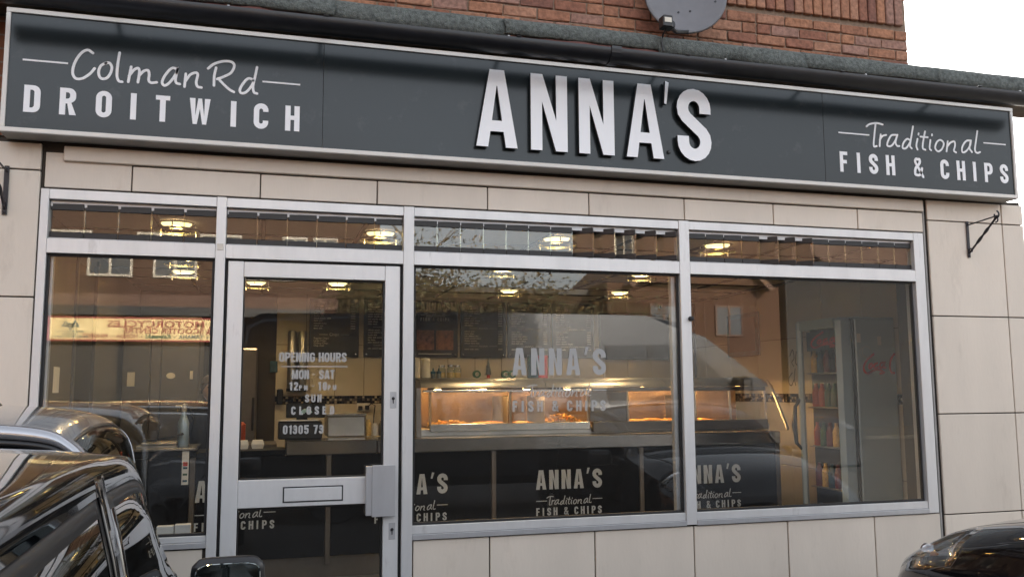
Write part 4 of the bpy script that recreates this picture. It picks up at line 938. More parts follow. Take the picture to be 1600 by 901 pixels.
for k in range(2): box('tray', steel2_m, t, -.83 + .03 * k, -.56, 1.84, 2.1, 1.157 + .02 * k, 1.172 + .02 * k)
q = B(); q.tube([(-.72, 1.95, 1.21), (-.62, 1.9, 1.222), (-.52, 1.9, 1.25)], .008, 8); q.cbox(-.80, -.70, 1.9, 1.98, 1.198, 1.215); q.done('utensil', plastic_m, t)
t = thing('spray_bottle', 'pale grey spray bottle standing at the counter end', 'bottle', (-.53, 2.0, 1.157)); q = B(); q.lathe([(.036, 0), (.04, .01), (.040, .17), (.016, .23), (.014, .25)], (-.53, 2.0, 1.157), 18); q.done('bottle_body', fridge_m, t, smooth=True); q = B(); q.lathe([(.016, .25), (.018, .28), (.012, .30), (0, .31)], (-.53, 2.0, 1.157), 12); q.cbox(-.59, -.52, 1.992, 2.008, 1.44, 1.455); q.done('trigger', foam_m, t)
for k, (x0, x1, h) in enumerate(((-.50, -.415, .05), (-.41, -.33, .055))):
    tag(box('paper_carton', paper_m, None, x0, x1, .075, .125, .8, .8 + h), ('white carton on the inner sill nearest the parked black car', 'white carton on the inner sill beside the mullion')[k], 'carton', 'white cartons on the sill')
struct(box('inner_sill', alu2_m, None, -1.1, -.26, .065, .13, .77, .799)); struct(box('inner_sill', alu2_m, None, .85, 4.3, .065, .13, .77, .799)); struct(box('inner_dado', wtile_m, None, -1.1, -.26, .145, .20, .2, .7695)); struct(box('inner_dado', wtile_m, None, .85, 4.3, .145, .20, .2, .7695))
t = thing('steel_cabinet', 'tall grey two door steel cabinet at the end of the shop with an oval sticker', 'cabinet', (-.85, 3.3, .2))
box('carcass', greyp_m, t, -1.12, -.50, 3.13, 3.7, .2, 2.2); box('cabinet_door', greyp_m, t, -1.115, -.90, 3.10, 3.129, .25, 2.18, b=.005); box('cabinet_door', dsteel_m, t, -.895, -.815, 3.11, 3.129, .25, 2.18, b=.005); box('cabinet_door', greyp_m, t, -.81, -.505, 3.10, 3.129, .25, 2.18, b=.005)
q = B(); q.lathe([(0, -.002), (.036, -.002), (.036, 0)], (0, 0, 0), 24, 'y'); q.bm.transform(Matrix.Translation((-.73, 3.0995, 1.69)) @ Matrix.Diagonal((1, 1, .72, 1))); q.done('oval_sticker', label_m, t); box('paper_notice', label_m, t, -1.075, -1.015, 3.0975, 3.0995, 1.60, 1.72, b=.0003)
tag(box('thermostat', label_m, None, -.575, -.55, 3.08, 3.0995, 1.66, 1.73, b=.003), 'small cream thermostat on the edge of the grey cabinet', 'thermostat')
tag(box('wall_notice', label_m, None, -1.1395, -1.138, .62, .78, 1.55, 1.70, b=.0003), 'small cream notice on the olive panel', 'notice')
t = thing('tall_freezer', 'tall dark grey freezer seen through the hinge side of the door glass', 'freezer', (-.13, 3.7, .2)); box('carcass', dsteel_m, t, -.30, -.02, 3.5, 4.1, .2, 1.95, b=.01); box('freezer_door', dsteel_m, t, -.295, -.025, 3.46, 3.498, .3, 1.94, b=.008); box('handle', plastic_m, t, -.06, -.04, 3.43, 3.459, 1.2, 1.5)
tag(box('orange_tub', orange_m, None, -.22, -.10, 2.65, 2.8, 1.129, 1.30, b=.02), 'orange plastic tub beside the freezer', 'tub')
struct(box('back_shelf', dsteel_m, None, -.40, .15, 2.5, 3.0, 1.08, 1.128))
# drinks fridge
t = thing('drinks_fridge', 'tall grey glass door drinks fridge with red and white drink lettering', 'fridge', (4.6, 1.25, .2))
box('side_panel', fridge_m, t, 4.532, 4.905, .98, 1.0, .25, 2.10, b=.012); box('side_panel', fridge_m, t, 4.532, 4.905, 1.54, 1.56, .25, 2.10, b=.012); box('back_panel', fridge_m, t, 4.88, 4.905, 1.0005, 1.5395, .25, 2.10); box('top_panel', fridge_m, t, 4.532, 4.905, .985, 1.555, 2.1, 2.115, b=.005); box('base', plastic_m, t, 4.54, 4.90, .99, 1.55, .2, .249)
box('gasket', seal_m, t, 4.515, 4.531, .985, 1.555, .26, 2.10)
q = B(); q.cbox(4.37, 4.514, .978, 1.045, .26, 2.112, b=.05); q.cbox(4.37, 4.42, 1.50, 1.56, .26, 2.112, b=.02); dd = q.done('door_frame', fridge_m, t); box('door_rail', fridge_m, t, 4.372, 4.45, 1.0455, 1.4995, 2.03, 2.11); box('door_rail', fridge_m, t, 4.372, 4.45, 1.0455, 1.4995, .26, .36)
box('door_glass', cab_glass_m, t, 4.385, 4.391, 1.0456, 1.4995, .361, 2.029, b=.001)
box('header', plastic_m, t, 4.44, 4.45, 1.05, 1.5, 1.86, 2.02)
q = B(); q.tube([(4.375, 1.53, 1.05), (4.33, 1.535, 1.10), (4.315, 1.535, 1.25), (4.33, 1.535, 1.40), (4.375, 1.53, 1.46)], [.012, .016, .022, .016, .012], 8); q.done('handle', plastic_m, t)
for k, z in enumerate((.42, .75, 1.08, 1.40, 1.68)):
    box('shelf', steel2_m, t, 4.45, 4.87, 1.003, 1.537, z - .012, z)
cola_m = mat('cola_red', (.15, .018, .016), .4); dc = [cola_m, green_m, orange_m, screen_m, cola_m, blue_m, chip_m]
pb = {}
for zi, z in enumerate((.42, .75, 1.08, 1.40, 1.68)):
    for k in range(6):
        m = dc[(k + zi * 2) % 7] if zi != 3 else dc[(k // 2) % 7]
        if m.name not in pb:
            q = B(); q.lathe([(.030, 0), (.032, .008), (.032, .12), (.014, .165), (.014, .19), (0, .19)], (0, 0, 0), 12); me = q.mesh('drink_bottle'); me.materials.append(m); pb[m.name] = me
        o = bpy.data.objects.new('drink_bottle', pb[m.name]); COL.objects.link(o); o.location = (4.50, 1.06 + k * .084, z + .0005)
        tag(o, '%s drink bottle, %s from the window, on the %s fridge shelf' % ({'cola_red': 'red', 'dark_green': 'green', 'orange_plastic': 'orange', 'dark_screen': 'dark cola', 'blue_print': 'blue', 'fried_potato': 'golden'}[m.name], ('first', 'second', 'third', 'fourth', 'fifth', 'farthest')[k], ('lowest', 'second lowest', 'middle', 'second highest', 'top')[zi]), 'bottle', 'drink bottles in the fridge')
COCA = [[(4.693, 1.818), (4.663, 1.798), (4.628, 1.769), (4.597, 1.722), (4.6, 1.684), (4.627, 1.666), (4.667, 1.679)], [(4.671, 1.741), (4.654, 1.736), (4.645, 1.714), (4.658, 1.707), (4.676, 1.722), (4.671, 1.741)], [(4.722, 1.746), (4.699, 1.736), (4.692, 1.712), (4.708, 1.707), (4.728, 1.717)], [(4.785, 1.751), (4.756, 1.746), (4.746, 1.717), (4.76, 1.71), (4.781, 1.732), (4.791, 1.751), (4.782, 1.712), (4.799, 1.711)], [(4.627, 1.666), (4.691, 1.691), (4.736, 1.693), (4.78, 1.674), (4.745, 1.665)], [(4.886, 1.819), (4.855, 1.78), (4.84, 1.722), (4.851, 1.674), (4.877, 1.669)]]
b = B()
for i, s in enumerate(COCA): b.ribbon(s, .019, .9778 - i * .0002, .0012)
b.done('red_script', red_m, t, fix=False)
b = B(); b.ribbon([(4.63 + .042 * math.cos(a), 1.835 + .045 * math.sin(a)) for a in [i * .42 for i in range(16)]], .006, .9778, .0012); b.ribbon([(4.59 + .025 * math.cos(a), 1.83 + .035 * math.sin(a)) for a in [1.4 + i * .4 for i in range(9)]], .005, .9775, .0012); b.done('bubble_mark', alu2_m, t, fix=False)
b = B()
for i, s in enumerate(COCA[:5]): b.ribbon([((x - 4.69) * 1.7, (z - 1.74) * .8 + 1.945) for x, z in s], .016, -i * .0002, .0012)
b.bm.transform(Matrix.Translation((4.4385, 1.27, 0)) @ Matrix.Rotation(rad(-90), 4, 'Z')); b.done('red_script', red_m, t, fix=False)
for (x, z) in ((4.545, 1.95), (4.735, 1.93)): box('paper_tag', paper_m, t, x, x + .035, .9775, .9795, z - .04, z + .03, b=.0003)
t = thing('framed_poster', 'dark blue framed poster on the tiled side wall', 'poster', (4.92, 3.3, 1.9)); box('frame', blue_m, t, 4.895, 4.919, 2.99, 3.62, 1.89, 2.34, b=.004); box('print', board_m, t, 4.892, 4.8948, 3.05, 3.56, 1.94, 2.29, b=.001)
b = B()
for st in ([(0, .10), (-.05, .06), (-.06, .0), (-.02, -.02), (.02, .03)], [(.05, .14), (.03, .05), (.05, -.02)], [(-.03, .26), (.02, .32), (.04, .24), (.0, .20), (.03, .16)], [(.08, .30), (.06, .20), (.09, .17)]): b.ribbon([(x, 1.60 + z) for x, z in st], .008, 0, .001)
b.bm.transform(Matrix.Translation((4.9185, 2.45, 0)) @ Matrix.Rotation(rad(-90), 4, 'Z')); tag(b.done('wall_decal', screen_m, fix=False), 'black curly script decal on the side wall above the mosaic border', 'decal')

# ================================================================== person behind the counter
def person(loc, rot):
    t = thing('person', 'person in dark clothes standing behind the low counter, half hidden by the mullion', 'person', loc, rot)
    t.scale = (.86, .86, .86)
    V = {'pel': (0, 0, .92, .15, .11), 'wa': (0, 0, 1.06, .14, .10), 'ch': (0, .01, 1.27, .165, .11), 'nk': (0, .01, 1.43, .065, .065), 'nk2': (0, 0, 1.50, .055, .055),
         'ls': (.17, .01, 1.37, .062, .062), 'le': (.24, -.02, 1.10, .045, .045), 'lh': (.16, -.22, 1.02, .035, .03), 'rs': (-.17, .01, 1.37, .062, .062), 're': (-.24, -.02, 1.10, .045, .045), 'rh': (-.17, -.23, 1.00, .035, .03),
         'lk': (.10, -.02, .50, .075, .075), 'lf': (.11, .02, .09, .05, .05), 'lt': (.11, -.13, .05, .045, .035), 'rk': (-.10, -.02, .50, .075, .075), 'rf': (-.11, .02, .09, .05, .05), 'rt': (-.11, -.13, .05, .045, .035)}
    E = [('pel', 'wa'), ('wa', 'ch'), ('ch', 'nk'), ('nk', 'nk2'), ('ch', 'ls'), ('ls', 'le'), ('le', 'lh'), ('ch', 'rs'), ('rs', 're'), ('re', 'rh'), ('pel', 'lk'), ('lk', 'lf'), ('lf', 'lt'), ('pel', 'rk'), ('rk', 'rf'), ('rf', 'rt')]
    for sgn, hnd in ((1, 'lh'), (-1, 'rh')):
        hx, hy, hz = V[hnd][:3]; V['p' + hnd] = (hx - sgn * .02, hy - .06, hz - .01, .034, .018); E.append((hnd, 'p' + hnd))
        for k in range(4):
            dx = (k - 1.5) * .02; L = (.07, .08, .077, .06)[k]
            V['f%d%s' % (k, hnd)] = (hx - sgn * .02 + dx, hy - .09 - L * .5, hz - .012, .009, .009); V['g%d%s' % (k, hnd)] = (hx - sgn * .02 + dx, hy - .09 - L * .85, hz - .035, .0075, .0075)
            E += [('p' + hnd, 'f%d%s' % (k, hnd)), ('f%d%s' % (k, hnd), 'g%d%s' % (k, hnd))]
        V['t' + hnd] = (hx - sgn * .062, hy - .08, hz - .015, .011, .011); E.append((hnd, 't' + hnd))
    names = list(V); me = bpy.data.meshes.new('body'); me.from_pydata([V[n][:3] for n in names], [(names.index(a), names.index(c)) for a, c in E], [])
    o = bpy.data.objects.new('body', me); o.parent = t; COL.objects.link(o); me.materials.append(coat_m)
    sk = o.modifiers.new('skin', 'SKIN'); sv = me.skin_vertices[0] if len(me.skin_vertices) else me.skin_vertices.new(name='s')
    for i, n in enumerate(names): sv.data[i].radius = V[n][3:5]; sv.data[i].use_root = (n == 'pel')
    o.modifiers.new('sub', 'SUBSURF').levels = 2; o.modifiers['sub'].render_levels = 2
    sk.use_smooth_shade = True
    # head with brow, nose, chin and ears
    b = B(); R = []
    for i in range(17):
        th = math.pi * i / 16; z = .118 * math.cos(th); ring = []
        for k in range(24):
            a = 2 * math.pi * k / 24; r = .078 * math.sin(th) ** .8; x = r * math.cos(a) * (.94 if z > -.04 else .94 + (z + .04) * 3.2); y = r * 1.22 * math.sin(a)
            if math.sin(a) < 0:
                y -= .022 * math.exp(-((x / .014) ** 2) - ((z + .012) / .024) ** 2) + .008 * math.exp(-((x / .03) ** 2) - ((z + .09) / .02) ** 2)
                y += .010 * math.exp(-(((abs(x) - .030) / .014) ** 2) - ((z - .012) / .012) ** 2) - .004 * math.exp(-((x / .022) ** 2) - ((z + .05) / .008) ** 2)
            ring.append(b.bm.verts.new((x, y, 1.60 + z)))
        R.append(ring)
    for A, C in zip(R, R[1:]):
        for k in range(24): b.face([A[k], C[k], C[(k + 1) % 24], A[(k + 1) % 24]])
    for s in (-1, 1): b.lathe([(0, -.012), (.016, -.008), (.024, 0), (.016, .008), (0, .01)], (s * .078, .01, 1.595), 10, 'x')
    bmesh.ops.remove_doubles(b.bm, verts=b.bm.verts, dist=1e-5); b.mi = 1
    for s in (-1, 1): b.lathe([(0, -.003), (.010, 0), (0, .003)], (s * .030, -.083, 1.612), 10, 'y')
    h = b.done('head', [skin_m, screen_m], None, smooth='full'); h.parent = t
    b = B(); R = []
    for i in range(11):
        th = math.pi * .62 * i / 10; z = .128 * math.cos(th); R.append([])
        for k in range(24):
            a = 2 * math.pi * k / 24; r = .089 * math.sin(th) ** .8; lift = max(0, -math.sin(a)) ** 2
            R[-1].append(b.bm.verts.new((r * math.cos(a), r * 1.2 * math.sin(a) + .012, 1.603 + (z if i < 5 else max(z, .062 * lift + z * (1 - lift))))))
    for A, C in zip(R, R[1:]):
        for k in range(24): b.face([A[k], C[k], C[(k + 1) % 24], A[(k + 1) % 24]])
    q = b.done('hair', hair_m, None, smooth='full'); q.parent = t
person((-.37, 2.42, .2), rad(12))

# ================================================================== cars
def cr(vals, t):
    """Catmull-Rom through a list of tuples at float index t"""
    n = len(vals); i = min(max(int(t), 0), n - 2); u = t - i
    p1, p2 = vals[i], vals[i + 1]; p0 = vals[i - 1] if i else p1; p3 = vals[i + 2] if i + 2 < n else p2
    return tuple(.5 * (2 * b + (c - a) * u + (2 * a - 5 * b + 4 * c - d) * u * u + (3 * b - a - 3 * c + d) * u ** 3) for a, b, c, d in zip(p0, p1, p2, p3))
def make_car(label, loc, rot, paint, ST, wins, ws, rw, wheels, seams, head=None, mirror=None, cat='car', gap_u=None, mir_z=None):
    """ST: stations rear to front (x, w, z_shoulder, w_belt, z_belt, w_rail, z_rail, z_crown); u counts stations, v runs 0 sill .. 6 crown"""
    t = thing('parked_car', label, cat, loc, rot)
    us = []
    n = len(ST)
    for k in range((n - 1) * 8 + 1): us.append(k / 8)
    for s in seams: us += [s - .012, s + .012]
    for a, c in wins: us += [a, a + .05, c - .05, c]
    us = sorted(set(round(x, 4) for x in us))
    vs = sorted(set([0, .35, .7, 1, 1.3, 1.6, 1.9, 2.2, 2.45, 2.7, 2.85, 2.95, 3.0, 3.06, 3.12, 3.3, 3.5, 3.7, 3.84, 3.9, 3.96, 4.0, 4.06, 4.12, 4.16, 4.2, 4.24, 4.35, 4.5, 4.75, 5, 5.25, 5.5, 5.75, 6]))
    def pt(u, v):
        x, w, zs, wb, zb, wr, zr, zc = cr(ST, u)
        P = [(w * .93, .24), (w * .99, .42), (w, (zs + .45) / 2), (wb, zb), (wr, zr), (wr * .62, zr + (zc - zr) * .72), (0, zc)]
        if v < 3: y, z = cr([P[0], P[1], P[2], (w * .985 * .5 + wb * .5, zs), P[3]], v / 3 * 4)
        elif v <= 4:
            f = v - 3; bow = .018 * math.sin(math.pi * f); y = P[3][0] + (P[4][0] - P[3][0]) * f + bow; z = P[3][1] + (P[4][1] - P[3][1]) * f
        else:
            f = v - 4; a = (f / 2) * math.pi / 2
            y = wr * (math.cos(a) * .35 + (1 - f / 2) * .65); z = zr + (zc - zr) * math.sin(a) ** (.85)
        return x, y, z
    def seam(u, v): return any(abs(u - s) < .013 for s in seams if True) and .2 < v < 3.0
    def region(u, v):
        for i, (a, c) in enumerate(wins):
            if a < u < c and 3.06 < v < 3.9:
                return 'win%d' % i if a + .05 < u < c - .05 and 3.12 < v < 3.84 else 'trim'
        if ws[0] < u < ws[1] and v > 4.06: return 'wsc' if v > 4.12 and u > ws[0] + .06 and u < ws[1] - .06 else 'trim'
        if rw[0] < u < rw[1] and v > 4.2: return 'rear'
        if head and head[0] < u < head[1] and head[2] < v < head[3]: return 'head'
        if gap_u and gap_u[0] < u < gap_u[1] and 4.16 < v < 4.2: return 'trim'
        if any(abs(u - s) < .013 for s in seams) and .3 < v < 3.0: return 'trim'
        if v < .36: return 'trim'
        return 'body'
    groups = {}
    for s in (1, -1):
        for i in range(len(us) - 1):
            for k in range(len(vs) - 1):
                um, vm = (us[i] + us[i + 1]) / 2, (vs[k] + vs[k + 1]) / 2; g = region(um, vm)
                if g.startswith('win') or g == 'head': g += '+' if s > 0 else '-'
                q = [(us[i], vs[k]), (us[i + 1], vs[k]), (us[i + 1], vs[k + 1]), (us[i], vs[k + 1])]
                groups.setdefault(g, []).append([(lambda p: (p[0], p[1] * s, p[2]))(pt(*c)) for c in (q if s < 0 else q[::-1])])
    ends = []
    for u in (0, n - 1):
        for k in range(len(vs) - 1):
            a, c = pt(u, vs[k]), pt(u, vs[k + 1]); ends.append([a, c, (c[0], -c[1], c[2]), (a[0], -a[1], a[2])])
    groups['body'] += ends
    def build(name, faces, m, thick=None, inset=0):
        b = B(); cache = {}
        for f in faces:
            vv = []
            for p in f:
                key = tuple(round(x, 4) for x in p)
                if key not in cache: cache[key] = b.bm.verts.new(p)
                vv.append(cache[key])
            vv2 = []
            for x in vv:
                if x not in vv2: vv2.append(x)
            if len(vv2) > 2: b.face(vv2)
        bmesh.ops.recalc_face_normals(b.bm, faces=b.bm.faces)
        if inset:
            b.bm.normal_update(); c0 = Vector((n and ST[n // 2][0], 0, .7))
            for x in b.bm.verts:
                nn = x.normal if x.normal.dot(x.co - c0) > 0 else -x.normal
                x.co -= nn * inset
        o = b.done(name, m, None, smooth='full', fix=False); o.parent = t
        if thick: md = o.modifiers.new('thick', 'SOLIDIFY'); md.thickness = thick; md.offset = 0
        return o
    build('body', groups['body'], paint, .004)
    if 'trim' in groups: build('trim', groups['trim'], trimb_m, .004, .003)
    for g, f in groups.items():
        if g.startswith('win'): build('side_window', f, car_glass_m, .004, .003)
        elif g == 'wsc': build('windscreen', f, car_glass_m, .004, .002)
        elif g == 'rear': build('rear_window', f, car_glass_m, .004, .002)
        elif g.startswith('head'):
            h = build('headlight', f, lens_m, .004); sg_ = 1 if g.endswith('+') else -1
            cs = [Vector(p) for q in f for p in q]; c = sum(cs, Vector()) / len(cs)
            build('headlight_bowl', f, reflector_m, .003, .05)
            for dx, dy, m, rr in ((.0, .0, chrome_m, .045), (-.10, .05, amber_m, .022)):
                q = B(); q.lathe([(rr, .03), (rr * .8, .0), (rr * .3, -.02), (0, -.02)], (c.x - .03 + dx, c.y + sg_ * dy - sg_ * .02, c.z - .005), 16, 'x'); o = q.done('headlight_bulb', m, None, smooth=True); o.parent = t
    L0, L1 = ST[0][0], ST[-1][0]; wm = max(s[1] for s in ST)
    o = B().box(L0 + .25, L1 - .35, -wm * .8, wm * .8, .25, .62).done('cabin_floor', carin_m, None); o.parent = t
    mid = (L0 + L1) / 2
    for y in (-.36, .36):
        for x in (mid + .05, mid - .8):
            q = B(); q.cbox(x - .06, x + .12, y - .22, y + .22, .6, 1.12, b=.05); q.cbox(x - .05, x + .04, y - .12, y + .12, 1.13, 1.28, b=.03); o = q.done('seat', carin_m, None); o.parent = t
    for x in wheels:
        for y in (-wm + .09, wm - .09):
            q = B(); q.lathe([(.20, -.10), (.29, -.10), (.31, -.06), (.31, .06), (.29, .10), (.20, .10), (.20, -.10)], (x, y, .31), 28, 'y'); o = q.done('wheel', tyre_m, None, smooth=True); o.parent = t
            q = B(); q.lathe([(0, -.06), (.06, -.075), (.19, -.09), (.20, .0), (.19, .09), (.06, .075), (0, .06)], (x, y, .31), 20, 'y'); r_ = q.done('rim', alloy_m, None, smooth=True); r_.parent = o
    if mirror:
        mx, my, mz, sgnx = mirror
        for s in (1, -1):
            b = B(); b.cbox(mx - .06, mx + .06, -.112, .112, -.072, .072, b=.028)
            bmesh.ops.subdivide_edges(b.bm, edges=b.bm.edges, cuts=2, use_grid_fill=True)
            for v in b.bm.verts:
                f = (v.co.x - (mx - .06)) / .12; v.co.y *= 1 - .45 * f ** 2 + (.04 if v.co.z < 0 else 0); v.co.z *= 1 - .35 * f ** 2
                v.co.y += s * my; v.co.z += mz
            o = b.done('door_mirror', trimb_m if paint is black_paint else paint, None, smooth='full'); o.parent = t
            md = o.modifiers.new('sub', 'SUBSURF'); md.levels = md.render_levels = 1
            gl = [(.092 * c * (1 - .0 * d), .054 * d) for c, d in [(math.copysign(abs(math.cos(a)) ** .45, math.cos(a)), math.copysign(abs(math.sin(a)) ** .45, math.sin(a))) for a in [2 * math.pi * k / 32 for k in range(32)]]]
            q = B(); fr_ = [q.bm.verts.new((mx - .0625 - .004 * (1 - (y / .1) ** 2), s * my + y, mz + z)) for y, z in gl]; bk = [q.bm.verts.new((mx - .055, s * my + y * 1.03, mz + z * 1.03)) for y, z in gl]
            q.face(fr_)
            for k in range(32): q.face([fr_[k], fr_[(k + 1) % 32], bk[(k + 1) % 32], bk[k]])
            g_ = q.done('mirror_glass', mirror_m, None); g_.parent = o
            q = B(); q.tube([(mx + .01, s * (my - .10), mz - .03), (mx + .03, s * (my - .22), mz - .05)], [.035, .03], 8); o2 = q.done('mirror_arm', trimb_m, None, smooth=True); o2.parent = t
    return t
# black car, nose towards the shop, its offside nearest the camera
ST_A = [(0.00, .70, .62, .62, .70, .50, .72, .74), (.05, .78, .78, .70, .88, .60, .90, .93), (.14, .80, .86, .76, .94, .64, 1.14, 1.18), (.28, .81, .88, .775, .955, .68, 1.345, 1.38), (.55, .815, .88, .78, .955, .71, 1.40, 1.44),
        (1.1, .82, .87, .785, .95, .715, 1.415, 1.450), (1.65, .82, .86, .785, .945, .71, 1.408, 1.442), (2.18, .82, .855, .78, .94, .70, 1.365, 1.395), (2.60, .815, .85, .775, .935, .69, 1.21, 1.235), (2.98, .81, .84, .765, .925, .70, .99, 1.03),
        (3.18, .80, .80, .74, .87, .65, .90, .945), (3.38, .76, .72, .68, .78, .58, .82, .86), (3.50, .66, .56, .58, .64, .48, .68, .72), (3.54, .60, .48, .52, .54, .42, .57, .60)]
carA = make_car('black hatchback with its offside windows reflecting the shop, nearest the camera', (-.925, -5.05, .03), rad(90 + 1.0), black_paint, ST_A, [(2.9, 3.75), (3.85, 5.7), (5.84, 8.75)], (7.15, 9.05), (1.7, 3.3), (.62, 2.86), (3.8, 5.77, 8.95), gap_u=(9.2, 11.6), mirror=(2.95, .90, .955, 1))
# silver car parked across the shopfront, behind the black one
ST_B = [(0.00, .62, .60, .56, .70, .46, .74, .76), (.02, .68, .80, .64, .92, .56, 1.0, 1.02), (.035, .70, .86, .67, .98, .58, 1.22, 1.25), (.10, .71, .88, .685, 1.0, .60, 1.345, 1.39), (.28, .715, .88, .69, 1.0, .62, 1.41, 1.465),
        (.9, .72, .88, .69, .99, .63, 1.435, 1.49), (1.5, .72, .87, .69, .98, .63, 1.42, 1.475), (1.85, .72, .86, .69, .97, .62, 1.38, 1.43), (2.15, .72, .85, .68, .96, .61, 1.2, 1.25), (2.45, .71, .84, .67, .94, .61, .99, 1.02), (2.75, .70, .8, .64, .86, .56, .89, .92), (3.0, .62, .6, .56, .66, .46, .7, .72), (3.04, .56, .5, .5, .56, .4, .6, .62)]
carB = make_car('silver grey hatchback parked close along the tiled pillar behind the black car', (-.545, -.845, .018), rad(180), silver_paint, ST_B, [(2.55, 4.6), (4.8, 7.7)], (6.9, 9.0), (1.6, 3.0), (.55, 2.35), (4.7,), mirror=(2.2, .80, 1.02, 1))
q = B(); q.lathe([(.014, 0), (.016, .006), (.008, .014), (0, .018)], (.50, 0, 1.478), 10); o = q.done('aerial', trimb_m, None); o.parent = carB
# black car at the other side, nose towards the shop
ST_C = [(0.00, .70, .62, .62, .70, .50, .72, .74), (.05, .78, .78, .70, .90, .60, .92, .95), (.25, .83, .88, .79, .96, .66, 1.20, 1.24), (.6, .85, .90, .81, .97, .70, 1.38, 1.43), (1.3, .86, .90, .815, .97, .72, 1.41, 1.47), (1.9, .86, .90, .815, .965, .72, 1.395, 1.45), (2.35, .86, .89, .81, .965, .70, 1.27, 1.33), (2.72, .86, .89, .80, .965, .73, 1.035, 1.085),
        (3.1, .855, .86, .79, .915, .68, .985, 1.03), (3.5, .83, .80, .76, .835, .62, .90, .94), (3.78, .77, .70, .70, .735, .56, .79, .825), (3.93, .66, .60, .60, .665, .50, .71, .74), (4.0, .56, .46, .50, .52, .42, .56, .58)]
carC = make_car('glossy black car showing its bonnet corner and headlight beside the fish lettering pillar', (3.89, -4.90, -.035), rad(90), black_paint, ST_C, [(1.8, 3.4), (3.52, 6.75)], (5.1, 7.0), (1.0, 2.4), (.8, 3.25), (3.46, 6.9), head=(8.6, 10.9, 2.2, 3.96), mirror=(2.5, .97, .99, 1), gap_u=(7.1, 10.2))

# ================================================================== the other side of the road (seen in the glass)
vn = thing('parked_van', 'long dark grey van parked across the road side of the forecourt', 'van', (4, -6.7, 0))
prof = [(-.25, .4), (-.3, 1.2), (-.22, 2.35), (.0, 2.47), (2.5, 2.52), (4.9, 2.52), (5.45, 2.44), (5.75, 2.25), (6.75, 1.42), (7.0, 1.32), (7.9, 1.12), (8.2, .95), (8.3, .6), (8.25, .38)]
b = B(); b.extrude_y(prof, -7.6, -5.72)
bmesh.ops.bevel(b.bm, geom=[e for e in b.bm.edges if abs(e.verts[0].co.y - e.verts[1].co.y) < .01], offset=.11, segments=3, affect='EDGES')
b.done('body', van_paint, vn, smooth=True)
b = B(); b.extrude_y([(4.35, 1.42), (4.32, 2.12), (5.3, 2.14), (5.62, 2.02), (6.35, 1.42)], -5.722, -5.70); b.done('side_window', fglass_m, vn)
b = B(); b.extrude_y([(4.9, 1.44), (4.9, 2.13), (4.97, 2.13), (4.97, 1.44)], -5.70, -5.69); b.done('window_pillar', trimb_m, vn)
b = B(); a = [(5.80, 2.20), (6.70, 1.46)]; b.poly([(5.80, -7.4, 2.22), (5.80, -5.9, 2.22), (6.72, -5.85, 1.47), (6.72, -7.45, 1.47)]); o = b.done('windscreen', fglass_m, vn); o.modifiers.new('thick', 'SOLIDIFY').thickness = .03
for z in (.75, 1.28): box('side_moulding', trimb_m, vn, .1, 6.4, -5.722, -5.695, z, z + .05)
for x in (1.0, 2.9): box('door_seam', trimb_m, vn, x, x + .02, -5.7215, -5.712, .5, 2.3)
b = B(); b.cbox(6.15, 6.35, -5.7, -5.5, 1.38, 1.72, b=.05); b.done('door_mirror', trimb_m, vn)
for x in (.9, 6.7):
    for y in (-5.85, -7.45):
        q = B(); q.lathe([(0, -.12), (.2, -.12), (.33, -.12), (.36, -.06), (.36, .06), (.33, .12), (0, .12)], (x, y, .36), 28, 'y'); q.done('wheel', tyre_m, vn, smooth=True)
b = B(); b.cbox(7.95, 8.28, -5.95, -5.74, .75, .98, b=.06); b.done('headlight', fglass_m, vn)

def far_window(par, x, z, w, h, y, frame=wframe_m, bars=2):
    q = B(); q.box(x - w / 2, x + w / 2, y - .02, y + .05, z, z + .07); q.box(x - w / 2, x + w / 2, y - .02, y + .05, z + h - .07, z + h)
    q.box(x - w / 2, x - w / 2 + .07, y - .02, y + .049, z + .07, z + h - .07); q.box(x + w / 2 - .07, x + w / 2, y - .02, y + .049, z + .07, z + h - .07)
    for k in range(1, bars): q.box(x - w / 2 + w * k / bars - .04, x - w / 2 + w * k / bars + .04, y - .02, y + .048, z + .07, z + h - .07)
    f = q.done('window', frame, par); q = B(); q.box(x - w / 2 + .05, x + w / 2 - .05, y - .01, y + .02, z + .05, z + h - .05); o = q.done('pane', fglass_m, None); o.parent = f; o.matrix_parent_inverse = PW[par.name].inverted() if False else Matrix(); 
    o.matrix_parent_inverse = (f.matrix_parent_inverse).inverted() @ Matrix() if False else f.matrix_parent_inverse.inverted() @ PW[par.name].inverted()
    return f
mo = thing('motorcycle_shop', 'brown brick motorcycle shop with white windows across the road', 'building', (-5, -26, 0))
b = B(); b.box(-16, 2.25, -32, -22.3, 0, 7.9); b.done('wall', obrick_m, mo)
b = B(); b.extrude_y([(-16.3, 7.9), (2.5, 7.9), (2.5, 8.05), (-16.3, 8.05)], -32.3, -22.0); b.done('roof', rooft_m, mo)
box('concrete_band', rooft_m, mo, -16, 2.25, -22.3, -22.22, 4.0, 4.35); box('shop_front', shade_m, mo, -15, 1.5, -22.3, -22.25, .3, 2.9); box('canopy', shade_m, mo, -7, 1.8, -22.3, -21.9, 3.72, 3.98)
for x in (-14, -11.5, -9, -6.6, -4.2, -2.45, -.3, .6): far_window(mo, x, 4.85, 1.2 if x < -2.4 else .75, 1.35, -22.28)
ms = thing('motorcycle_sign', 'cream motorcycle shop signboard with maroon print seen mirrored in the narrow pane', 'sign', (-3, -22, 3))
box('board', signc_m, ms, -5.62, -.6, -22.03, -21.97, 3.03, 3.62); 
for z in (2.98, 3.621): box('board_edge', maroon_m, ms, -5.68, -.54, -22.04, -21.96, z, z + .048)
